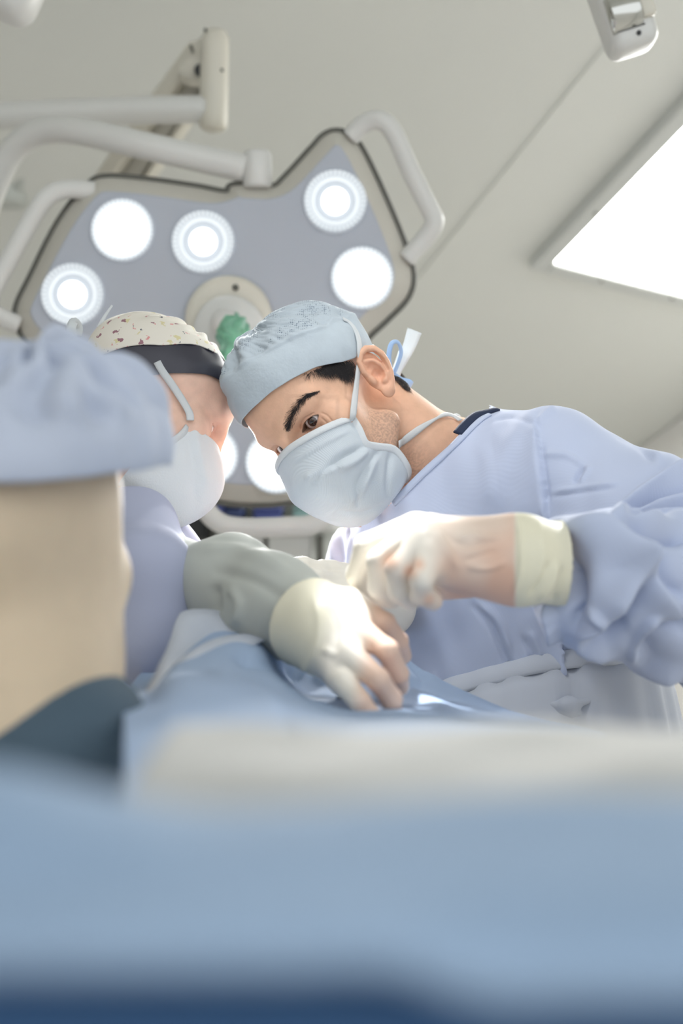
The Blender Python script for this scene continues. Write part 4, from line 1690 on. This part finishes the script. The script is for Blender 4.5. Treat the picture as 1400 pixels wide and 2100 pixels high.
fL = hand_sdf(fing, palm, 0.0012, 0.009)
V, F = nets(fL, C(690, 1300, 1.24), C(1200, 1020, 0.96), 0.0016)
V = relax(V, F, 1)
gcre = [([(892, 1085), (918, 1130), (942, 1170)], 0.0025, 9, 'ridge'), ([(905, 1082), (930, 1108), (962, 1120), (1000, 1112)], -0.0022, 7, 'ridge'),
        ([(935, 1105), (965, 1098), (1000, 1104), (1030, 1100)], 0.0025, 6, 'ridge'), ([(950, 1150), (985, 1140), (1020, 1128)], -0.002, 6, 'ridge'),
        ([(955, 1160), (1000, 1165), (1040, 1150)], 0.0022, 7, 'ridge'), ([(1060, 1062), (1066, 1110), (1066, 1170), (1052, 1225)], 0.0028, 5, 'ridge'),
        ([(1105, 1068), (1112, 1130), (1108, 1200)], 0.0015, 9, 'ridge'), ([(1085, 1225), (1110, 1190), (1125, 1150)], -0.003, 6, 'ridge'),
        ([(1105, 1235), (1130, 1195), (1142, 1150)], 0.003, 6, 'ridge'), ([(1128, 1240), (1150, 1200), (1158, 1160)], -0.003, 6, 'ridge'),
        ([(862, 1075), (880, 1062), (905, 1065)], 0.002, 10, 'ridge')]
V = crease(V, F, gcre)
px_ = 700 - FPX * V[:, 0] / V[:, 2]
py_ = 1050 + FPX * V[:, 1] / V[:, 2]
cl = np.tile(latex, (len(V), 1))
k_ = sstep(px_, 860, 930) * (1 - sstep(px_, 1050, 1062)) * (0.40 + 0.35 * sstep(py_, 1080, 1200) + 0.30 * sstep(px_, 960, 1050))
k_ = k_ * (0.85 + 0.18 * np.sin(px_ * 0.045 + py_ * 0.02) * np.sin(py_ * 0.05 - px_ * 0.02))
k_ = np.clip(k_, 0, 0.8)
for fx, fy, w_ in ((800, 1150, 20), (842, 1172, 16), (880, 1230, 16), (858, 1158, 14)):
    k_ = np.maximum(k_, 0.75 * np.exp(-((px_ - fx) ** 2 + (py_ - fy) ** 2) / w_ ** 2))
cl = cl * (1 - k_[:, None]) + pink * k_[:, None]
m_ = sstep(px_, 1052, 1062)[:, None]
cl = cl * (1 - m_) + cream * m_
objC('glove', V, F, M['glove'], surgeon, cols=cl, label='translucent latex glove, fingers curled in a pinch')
# right hand, deep behind the assistant's hand
fing = [(cpts([(700, 1195, 1.37), (655, 1172, 1.35), (622, 1160, 1.34), (600, 1158, 1.335)]), [.013, .0105, .0095, .008]),
        (cpts([(700, 1205, 1.35), (650, 1186, 1.33), (620, 1180, 1.325), (600, 1180, 1.33)]), [.013, .0105, .0095, .008]),
        (cpts([(710, 1222, 1.34), (665, 1212, 1.32), (640, 1212, 1.32), (625, 1216, 1.325)]), [.013, .0105, .0095, .008]),
        (cpts([(722, 1240, 1.34), (690, 1240, 1.32), (668, 1244, 1.32), (655, 1250, 1.325)]), [.012, .0095, .009, .008]),
        (cpts([(735, 1195, 1.38), (705, 1176, 1.37), (680, 1168, 1.36), (660, 1163, 1.355)]), [.015, .011, .010, .0085])]
wr = C(790, 1245, 1.42)
palm = [(wr, C(705, 1198, 1.365), .026, .014), (wr, C(708, 1210, 1.35), .026, .014), (wr, C(722, 1226, 1.345), .026, .014), (wr, C(735, 1240, 1.35), .026, .014), (wr, C(760, 1290, 1.49), .028, .034)]
fR = hand_sdf(fing, palm)
V, F = nets(fR, C(560, 1340, 1.56), C(860, 1110, 1.28), 0.0024)
objC('glove', V, F, M['glove'], surgeon, cols=np.tile(latex, (len(V), 1)), label='brightly lit glove reaching over the drape')

# ================================================================== ASSISTANT
woman = thing('person', 'masked assistant in a floral cap leaning in from the left, gloved hand on the drape', 'person', (-0.32, 1.5, 0.0))
Uw = np.array([0.40, 0.77, -0.50])
Fw = np.array([0.82, -0.54, -0.20])
Uw /= np.linalg.norm(Uw)
Fw -= Uw * (Fw @ Uw)
Fw /= np.linalg.norm(Fw)
Lw = np.cross(Uw, Fw)      # her left
Lw = -np.cross(Fw, Uw)
WR_ = np.stack([Lw, Fw, Uw], 1)
if np.linalg.det(WR_) < 0:
    WR_[:, 0] *= -1
wc = C(294, 850, 1.5)
WH = Head(WR_, wc, 0.88, ears=False, extra=[(wc + WR_ @ np.array([0, -0.02, -0.05]), C(250, 1120, 1.52), 0.046, 0.052)], ek=0.02, eyes=(0.0036, 0.0046))
V, F = head_mesh(WH, C(90, 1160, 1.70), C(520, 640, 1.30), 0.0028)
L = WH.loc(V.astype(np.float32))
cols = skin_cols(L, np.array(lin(226, 188, 168)[:3]))
down_w = down
wwaist = C(235, 1500, 1.5)
whip = wwaist + down * 0.2
fl, fr = toC(toW(whip) * [1, 1, 0] + [0.1, 0, 0.05]), toC(toW(whip) * [1, 1, 0] + [-0.1, 0, 0.05])


def f_wbody(P):
    P = P.astype(np.float32)
    d = rc(P, C(250, 1120, 1.52), C(240, 1230, 1.52), 0.05, 0.09)
    d = su(d, rc(P, C(240, 1230, 1.52), wwaist, 0.095, 0.10), 0.05)
    d = su(d, rc(P, C(300, 1180, 1.45), C(318, 1200, 1.36), 0.034, 0.030), 0.03)
    d = su(d, rc(P, C(318, 1200, 1.36), C(470, 1196, 1.22), 0.030, 0.026), 0.02)
    d = su(d, rc(P, C(470, 1196, 1.22), C(640, 1280, 1.11), 0.026, 0.022), 0.02)
    d = su(d, rc(P, wwaist, whip, 0.10, 0.12), 0.05)
    d = su(d, rc(P, whip + [0.06, 0, 0], fl, 0.07, 0.04), 0.04)
    d = su(d, rc(P, whip - [0.06, 0, 0], fr, 0.07, 0.04), 0.04)
    return d


bV, bF = nets(f_wbody, np.array([-0.50, -1.75, -1.78]), np.array([0.02, 0.0, -0.72]), 0.012)
objC('body', np.concatenate([V, bV]), np.concatenate([F, bF + len(V)]), M['skin'], woman, cols=np.concatenate([cols, np.tile(base_skin, (len(bV), 1))]), label='pale face of the assistant')
lk = WR_ @ np.array([0.0, 0.8, -0.55])
eyeball(WH, -1, lk, woman)
eyeball(WH, 1, lk, woman)
# hair shell under the cap
hemh = [(0, 72), (35, 76), (-35, 76), (-62, 86), (62, 86), (-85, 104), (85, 104), (-110, 122), (110, 122), (150, 124), (-150, 124), (180, 122)]
hV, hF, hT, hP = cap_mesh(WH, hemh, fold=0.0012, poof=0.0015, nf=180, nt=60, seed=9, base=(0.0795, 0.1075, 0.078))
objC('hair', hV, hF, M['hairblue'], woman, label='dark hair below the cap')
hemc = [(0, 44), (35, 46), (-35, 46), (-62, 56), (62, 56), (-85, 66), (85, 66), (-110, 90), (110, 90), (150, 110), (-150, 110), (180, 114)]
wV, wF, _, _ = cap_mesh(WH, hemc, fold=0.0025, poof=0.003, nf=200, nt=70, seed=5, base=(0.082, 0.110, 0.0795))
solid(objC('cap', wV, wF, M['floral'], woman, label='cream cap printed with small flowers'), 0.0014)
wrows = [((0.112, 0.006), (0.066, 0.052, -0.016)), ((0.130, -0.012), (0.067, 0.050, -0.03)), ((0.142, -0.035), (0.067, 0.044, -0.048)), ((0.142, -0.062), (0.065, 0.034, -0.07)),
         ((0.130, -0.092), (0.060, 0.024, -0.092)), ((0.108, -0.118), (0.050, 0.02, -0.112)), ((0.075, -0.126), (0.03, 0.02, -0.122))]
mV, mF, ms_ = mask_mesh(WH, wrows, 40, 48)
if (vnormals(mV, mF) * (mV - wc)).sum() < 0:
    mF = mF[:, ::-1]
mV = crease(mV, mF, [([(394, 862), (405, 920), (425, 1000)], 0.003, 9, 'ridge'), ([(385, 880), (395, 950), (400, 1040)], -0.003, 10, 'ridge')])
wm = solid(objC('face_mask', mV, mF, M['maskedge'], woman, label='white mask seen from the side'), 0.0012)


def f_whc(P):
    P = P.astype(np.float32)
    return np.minimum(WH.f_noear(P), ell(WH.loc(P), loc0, (0.090, 0.118, 0.090)) * WH.s + 10 * (WH.loc(P)[:, 2] < 0.05))


P, g = lay(f_whc, [(390, 862), (388, 846), (372, 818), (350, 785), (332, 760), (322, 742)], 0.005, 1.33, 1.6, 6)
V, F = ribbon(P, 0.0085, g, 0.0014)
objC('mask_strap', V, F, M['tie'], woman)
Gw = mV.reshape(ms_[0], ms_[1], 3)
for jj in (1, -2):
    pth = Gw[1:20:2, jj]
    nrm = pth - wc
    V, F = ribbon(pth, 0.011, nrm / np.linalg.norm(nrm, axis=1)[:, None], 0.002)
    objC('mask_binding', V, F, M['tie'], wm)
V, F = ribbon(crom([C(*q) for q in ((203, 672, 1.5), (214, 650, 1.5), (230, 626, 1.5))], 6), np.linspace(0.006, 0.002, 13), (0.2, 0.1, 1), 0.001)
objC('cap_tie', V, F, M['tie'], woman)
V, F = ribbon(crom([C(*q) for q in ((148, 690, 1.48), (146, 672, 1.48), (152, 660, 1.49), (160, 672, 1.5), (158, 688, 1.5))], 6), 0.011, (0.1, 0.1, 1), 0.001)
objC('cap_tie', V, F, M['tie'], woman)


def f_wgown(P):
    P = P.astype(np.float32)
    d = rc(P, C(250, 1120, 1.52), C(245, 1240, 1.52), 0.062, 0.115)
    d = su(d, rc(P, C(245, 1240, 1.52), wwaist, 0.12, 0.13), 0.05)
    d = su(d, rc(P, wwaist, whip + down * 0.35, 0.13, 0.18), 0.06)
    d = su(d, rc(P, C(275, 1090, 1.36), C(305, 1180, 1.24), 0.050, 0.043), 0.03)
    d = su(d, rc(P, C(305, 1180, 1.24), C(315, 1330, 1.22), 0.043, 0.042), 0.02)
    w = 0.0015 * np.sin(P[:, 0] * 60 + 4 * np.sin(P[:, 1] * 20))
    return d + w


V, F = nets(f_wgown, np.array([-0.50, -1.2, -1.72]), np.array([0.14, 0.04, -0.80]), 0.005)
objC('gown', V, F, M['gown2'], woman, label='lilac-blue gown of the assistant')


def f_wsleeve(P):
    P = P.astype(np.float32)
    d = rc(P, C(318, 1206, 1.36), C(470, 1204, 1.24), 0.048, 0.0445)
    d = su(d, rc(P, C(470, 1204, 1.24), C(560, 1240, 1.17), 0.0445, 0.042), 0.03)
    d = su(d, rc(P, C(560, 1240, 1.17), C(668, 1290, 1.10), 0.042, 0.035), 0.03)
    d = su(d, rc(P, C(318, 1200, 1.33), C(290, 1150, 1.45), 0.05, 0.055), 0.03)
    w = 0.0012 * np.sin(P[:, 0] * 70 + 3 * np.sin(P[:, 1] * 25)) + 0.0008 * np.sin(P[:, 1] * 80 + 2 * np.sin(P[:, 0] * 30))
    return d + w


V, F = nets(f_wsleeve, C(220, 1420, 1.55) - [0.0, 0, 0.05], C(720, 1040, 1.02), 0.0032)
V = crease(V, F, [([(400, 1125), (500, 1130), (600, 1175)], 0.004, 12, 'ridge'), ([(430, 1170), (520, 1190), (600, 1240)], -0.004, 12, 'ridge'),
                  ([(470, 1200), (490, 1240), (480, 1285)], 0.004, 10, 'ridge'), ([(440, 1200), (445, 1260)], -0.005, 10, 'ridge')])
objC('gown_sleeve', V, F, M['sleeve2'], woman, label='grey-green gown sleeve')
fing = [(cpts([(722, 1238, 1.105), (788, 1278, 1.095), (816, 1316, 1.11), (826, 1345, 1.13)]), [.0115, .0094, .0088, .0078]),
        (cpts([(735, 1292, 1.065), (794, 1334, 1.045), (816, 1382, 1.06), (820, 1408, 1.08)]), [.0115, .0094, .0088, .0078]),
        (cpts([(724, 1350, 1.035), (775, 1394, 1.005), (802, 1434, 1.02), (806, 1454, 1.04)]), [.0112, .0092, .0086, .0076]),
        (cpts([(704, 1400, 1.02), (737, 1438, 0.995), (764, 1472, 1.0), (772, 1490, 1.02)]), [.0100, .0084, .0078, .0070]),
        (cpts([(655, 1340, 1.12), (700, 1395, 1.11), (728, 1432, 1.10), (742, 1450, 1.10)]), [.016, .012, .0105, .009])]
wr = C(678, 1300, 1.095)
palm = [(wr, C(714, 1240, 1.105), .028, .0125), (wr, C(724, 1294, 1.07), .030, .0125), (wr, C(714, 1346, 1.045), .030, .0125), (wr, C(697, 1392, 1.035), .028, .0115), (wr, C(628, 1272, 1.115), .036, .0450)]
palm[-1] = (wr, C(590, 1256, 1.145), .0355, .0455)
fA0 = hand_sdf(fing, palm, 0.0012, 0.007)
cax = C(590, 1256, 1.145) - wr
cax = (cax / np.linalg.norm(cax)).astype(np.float32)


def fA(P):
    d = fA0(P)
    return ss(d, -((P - C(622, 1270, 1.12).astype(np.float32)) @ cax), 0.003)



V, F = nets(fA, C(490, 1530, 1.24), C(860, 1130, 0.94), 0.0018)
V = relax(V, F, 1)
V = crease(V, F, [([(640, 1220), (655, 1280), (640, 1350), (600, 1400)], 0.002, 8, 'ridge'), ([(672, 1230), (690, 1290), (680, 1370)], -0.0018, 9, 'ridge'),
                  ([(690, 1345), (660, 1330)], 0.002, 8, 'ridge')])
px_ = 700 - FPX * V[:, 0] / V[:, 2]
py_ = 1050 + FPX * V[:, 1] / V[:, 2]
cl = np.tile(latex, (len(V), 1))
k_ = 0.62 * sstep(px_ + 0.15 * (py_ - 1340), 722, 765) * np.ones(len(V))
k_ = np.maximum(k_, 0.0)
cl = cl * (1 - k_[:, None]) + pink * k_[:, None]
m_ = (1 - sstep(px_ + 0.35 * (py_ - 1290), 640, 700))[:, None] * 0.8
cl = cl * (1 - m_) + cream * m_
objC('glove', V, F, M['glove'], woman, cols=cl, label='latex glove with spread fingers resting on the drape')

# ================================================================== PERSON IN FRONT
fp = thing('person', 'blurred person in the left foreground in a pale blue cap, seen from behind', 'person', (-0.2, 0.75, 0.0))
Uf = np.array([0.05, 0.96, 0.25])
Ff = np.array([0.12, 0.1, -0.98])
Uf /= np.linalg.norm(Uf)
Ff -= Uf * (Ff @ Uf)
Ff /= np.linalg.norm(Ff)
FR = np.stack([np.cross(Ff, Uf), Ff, Uf], 1)
if np.linalg.det(FR) < 0:
    FR[:, 0] *= -1
fc_ = C(-5, 1200, 0.84)
FH = Head(FR, fc_, 1.0, extra=[(fc_ + np.array([0, -0.01, 0.0]), C(-4, 1520, 0.80), 0.079, 0.079)], ek=0.03, ears=False, eyes=None)
FC = Head(FR, C(78, 1202, 0.84), 1.0)
V, F = head_mesh(FH, C(-420, 1560, 1.02), C(420, 640, 0.66), 0.004)
objC('body', V, F, M['skin2'], fp, label='beige neck and jaw')
hemf = [(0, 76), (45, 80), (-45, 84), (-90, 98), (90, 68), (-130, 84), (130, 66), (180, 70)]
V, F, _, _ = cap_mesh(FC, hemf, fold=0.008, poof=0.017, nf=160, nt=60, seed=21, base=(0.084, 0.108, 0.083))
solid(objC('cap', V, F, M['fcap'], fp, label='pale blue bouffant cap'), 0.0015)
wl = C(-20, 1560, 0.80)
fhip = wl + down * 0.42


def f_fgown(P):
    P = P.astype(np.float32)
    d = rc(P, C(-130, 1600, 0.80), C(110, 1610, 0.78), 0.055, 0.055)
    d = su(d, rc(P, C(-10, 1640, 0.82), fhip, 0.10, 0.13), 0.06)
    w = 0.004 * np.sin(P[:, 0] * 40 + 3 * np.sin(P[:, 1] * 20))
    return d + w


V, F = nets(f_fgown, np.array([-0.50, -0.75, -1.15]), np.array([0.12, -0.08, -0.35]), 0.008)
objC('gown', V, F, M['fgown'], fp, label='grey-blue gown')

# ================================================================== DRAPES
rowsD = [
    [(255, 1640, .55), (305, 1640, .55), (380, 1640, .55), (560, 1640, .55), (720, 1640, .55), (880, 1640, .55), (1040, 1640, .55), (1240, 1640, .55)],
    [(255, 1520, .64), (305, 1510, .64), (380, 1500, .64), (560, 1500, .64), (720, 1505, .64), (880, 1505, .64), (1040, 1505, .64), (1240, 1510, .64)],
    [(255, 1450, .82), (305, 1440, .82), (380, 1410, .82), (540, 1430, .82), (700, 1475, .82), (860, 1478, .82), (1020, 1488, .82), (1240, 1500, .82)],
    [(262, 1420, .96), (310, 1410, .96), (370, 1375, .96), (520, 1395, .96), (660, 1455, .98), (830, 1462, .98), (980, 1475, .96), (1200, 1492, .96)],
    [(275, 1400, 1.1), (318, 1390, 1.1), (390, 1325, 1.08), (520, 1330, 1.09), (620, 1410, 1.13), (790, 1430, 1.13), (930, 1450, 1.1), (1160, 1485, 1.1)],
    [(292, 1380, 1.2), (335, 1370, 1.2), (405, 1295, 1.17), (530, 1296, 1.19), (620, 1370, 1.22), (760, 1330, 1.22), (880, 1400, 1.2), (1100, 1478, 1.18)],
    [(300, 1380, 1.28), (345, 1370, 1.27), (415, 1300, 1.24), (540, 1300, 1.26), (640, 1290, 1.28), (745, 1265, 1.28), (850, 1370, 1.27), (1060, 1480, 1.25)],
    [(305, 1480, 1.34), (350, 1470, 1.33), (420, 1400, 1.30), (540, 1400, 1.31), (640, 1400, 1.33), (740, 1400, 1.33), (850, 1460, 1.32), (1050, 1560, 1.30)],
]
V, F, _ = patch([[C(*q) for q in r] for r in rowsD], 26, 26)
if (vnormals(V, F) @ np.array([0, cp, 0.4])).sum() < 0:
    F = F[:, ::-1]
V = crease(V, F, [([(470, 1340), (560, 1370), (660, 1430)], -0.012, 16, 'ridge'), ([(420, 1380), (520, 1420), (600, 1470)], 0.008, 14, 'ridge'),
                  ([(560, 1440), (590, 1480), (610, 1510)], -0.006, 10, 'ridge'), ([(800, 1310), (850, 1370), (880, 1410)], -0.006, 8, 'ridge'),
                  ([(815, 1300), (860, 1350), (900, 1400)], 0.006, 9, 'ridge'), ([(820, 1395), (880, 1410), (935, 1440)], -0.006, 9, 'ridge'),
                  ([(820, 1420), (880, 1440), (940, 1465)], 0.006, 10, 'ridge')])
dr = thing('surgical_drape', 'blue surgical drape heaped over the patient under the gloved hands', 'drape', W(600, 1500, 0.9))
solid(objC('drape_cloth', V, F, M['drape'], dr), 0.002)
ep = crom([C(*q) for q in ((296, 1500, .80), (312, 1450, .86), (340, 1395, .95), (380, 1345, 1.04), (408, 1300, 1.11), (440, 1285, 1.14), (500, 1287, 1.15), (560, 1290, 1.16))], 8)
V, F = ribbon(ep, np.interp(np.linspace(0, 1, len(ep)), [0, .3, .6, 1], [.014, .020, .050, .045]), (0.25, 0.75, 0.6), 0.002, twist=0.35 * np.sin(np.linspace(0, 9, len(ep))))
objC('drape_border', V, F, M['drapeedge'], dr, label='whitish folded border of the drape')
ep = crom([C(*q) for q in ((330, 1420, .93), (370, 1385, .98), (420, 1350, 1.03), (480, 1320, 1.09), (540, 1300, 1.14))], 8)
V, F = ribbon(ep, 0.022, (0.25, 0.75, 0.6), 0.002, twist=0.4 * np.sin(np.linspace(1, 8, len(ep))))
objC('drape_border', V, F, M['drapeedge'], dr)
# the padded table under the drape
tb = thing('operating_table', 'padded operating table under the blue drape', 'table', (0.12, 1.0, 0.0))
for nm, sz, ct, mm in (('mattress', (0.36, 0.36, 0.07), (0.12, 1.0, 0.77), 'dark'), ('table_top', (0.40, 0.40, 0.04), (0.12, 1.0, 0.715), 'alu'),
                       ('column', (0.20, 0.20, 0.64), (0.12, 1.0, 0.375), 'enamel'), ('base', (0.38, 0.38, 0.06), (0.12, 1.0, 0.03), 'pale')):
    V, F = rbox(sz, 0.015, 3)
    obj(nm, V + np.array(ct), F, M[mm], tb)
# side of the draped table down to the floor
rowsS = []
for k, (dz, off) in enumerate(((0, 0), (0.05, 0.01), (0.25, 0.015), (0.5, 0.02), (0.85, 0.03))):
    r = []
    for i, q in enumerate(rowsD[0]):
        p = W(*q)
        p = p + np.array([0, -off + 0.008 * math.sin(i * 2.1 + k), 0])
        p[2] = max(p[2] - dz, 0.01)
        r.append(toC(p))
    rowsS.append(r)
V, F, _ = patch(rowsS, 10, 8)
solid(objC('drape_skirt', V, F, M['drape'], dr), 0.002)

# off-white sheet and deep blue drape right in front of the lens
def sheet_row(x0, fy, D):
    return [(x, fy(x), D) for x in np.linspace(x0, 1760, 11)]


rowsW = [sheet_row(360, lambda x: 1496 + 8 * math.sin(x * 0.01), .44),
         sheet_row(320, lambda x: 1545 + 10 * math.sin(x * 0.013), .40),
         sheet_row(270, lambda x: 1600 + 12 * math.sin(x * 0.008), .36),
         sheet_row(230, lambda x: 1700 + 70 * float(sstep(x, 1050, 1350)), .330),
         sheet_row(220, lambda x: 1800, .322)]
V, F, _ = patch([[C(*q) for q in r] for r in rowsW], 8, 8)
solid(tag(objC('cover_sheet', V, F, M['sheet']), 'blurred off-white sheet band across the foreground', 'sheet'), 0.002)
rowsB = [[(x, 1650 - 70 * max(0, 1 - max(x, 0) / 420) + 15 * math.sin(x * 0.004), .275) for x in range(-400, 1801, 200)],
         [(x, 1730 - 60 * max(0, 1 - max(x, 0) / 420), .250) for x in range(-400, 1801, 200)],
         [(x, 1850, .225) for x in range(-400, 1801, 200)],
         [(x, 1925 + 35 * (x > 800), .212) for x in range(-400, 1801, 200)],
         [(x, 1975 + 60 * (x > 800), .210) for x in range(-400, 1801, 200)],
         [(x, 1995 + 60 * (x > 800), .222) for x in range(-400, 1801, 200)]]
V, F, _ = patch([[C(*q) for q in r] for r in rowsB], 8, 8)
solid(tag(objC('front_drape', V, F, M['nearblue']), 'blurred mid-blue drape in the lower foreground, below the white band', 'drape'), 0.002)
rowsN = [[(x, 1930, .245) for x in range(-400, 1801, 200)], [(x, 2060, .236) for x in range(-400, 1801, 200)], [(x, 2250, .232) for x in range(-400, 1801, 200)], [(x, 2600, .230) for x in range(-400, 1801, 200)]]  # added dark sheet whose colour gives the front drape its shaded foot
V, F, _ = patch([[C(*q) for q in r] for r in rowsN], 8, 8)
solid(tag(objC('under_drape_shade', V, F, M['drapeshade']), 'blurred dark blue sheet standing in for drape shade along the very bottom edge', 'cloth'), 0.002)
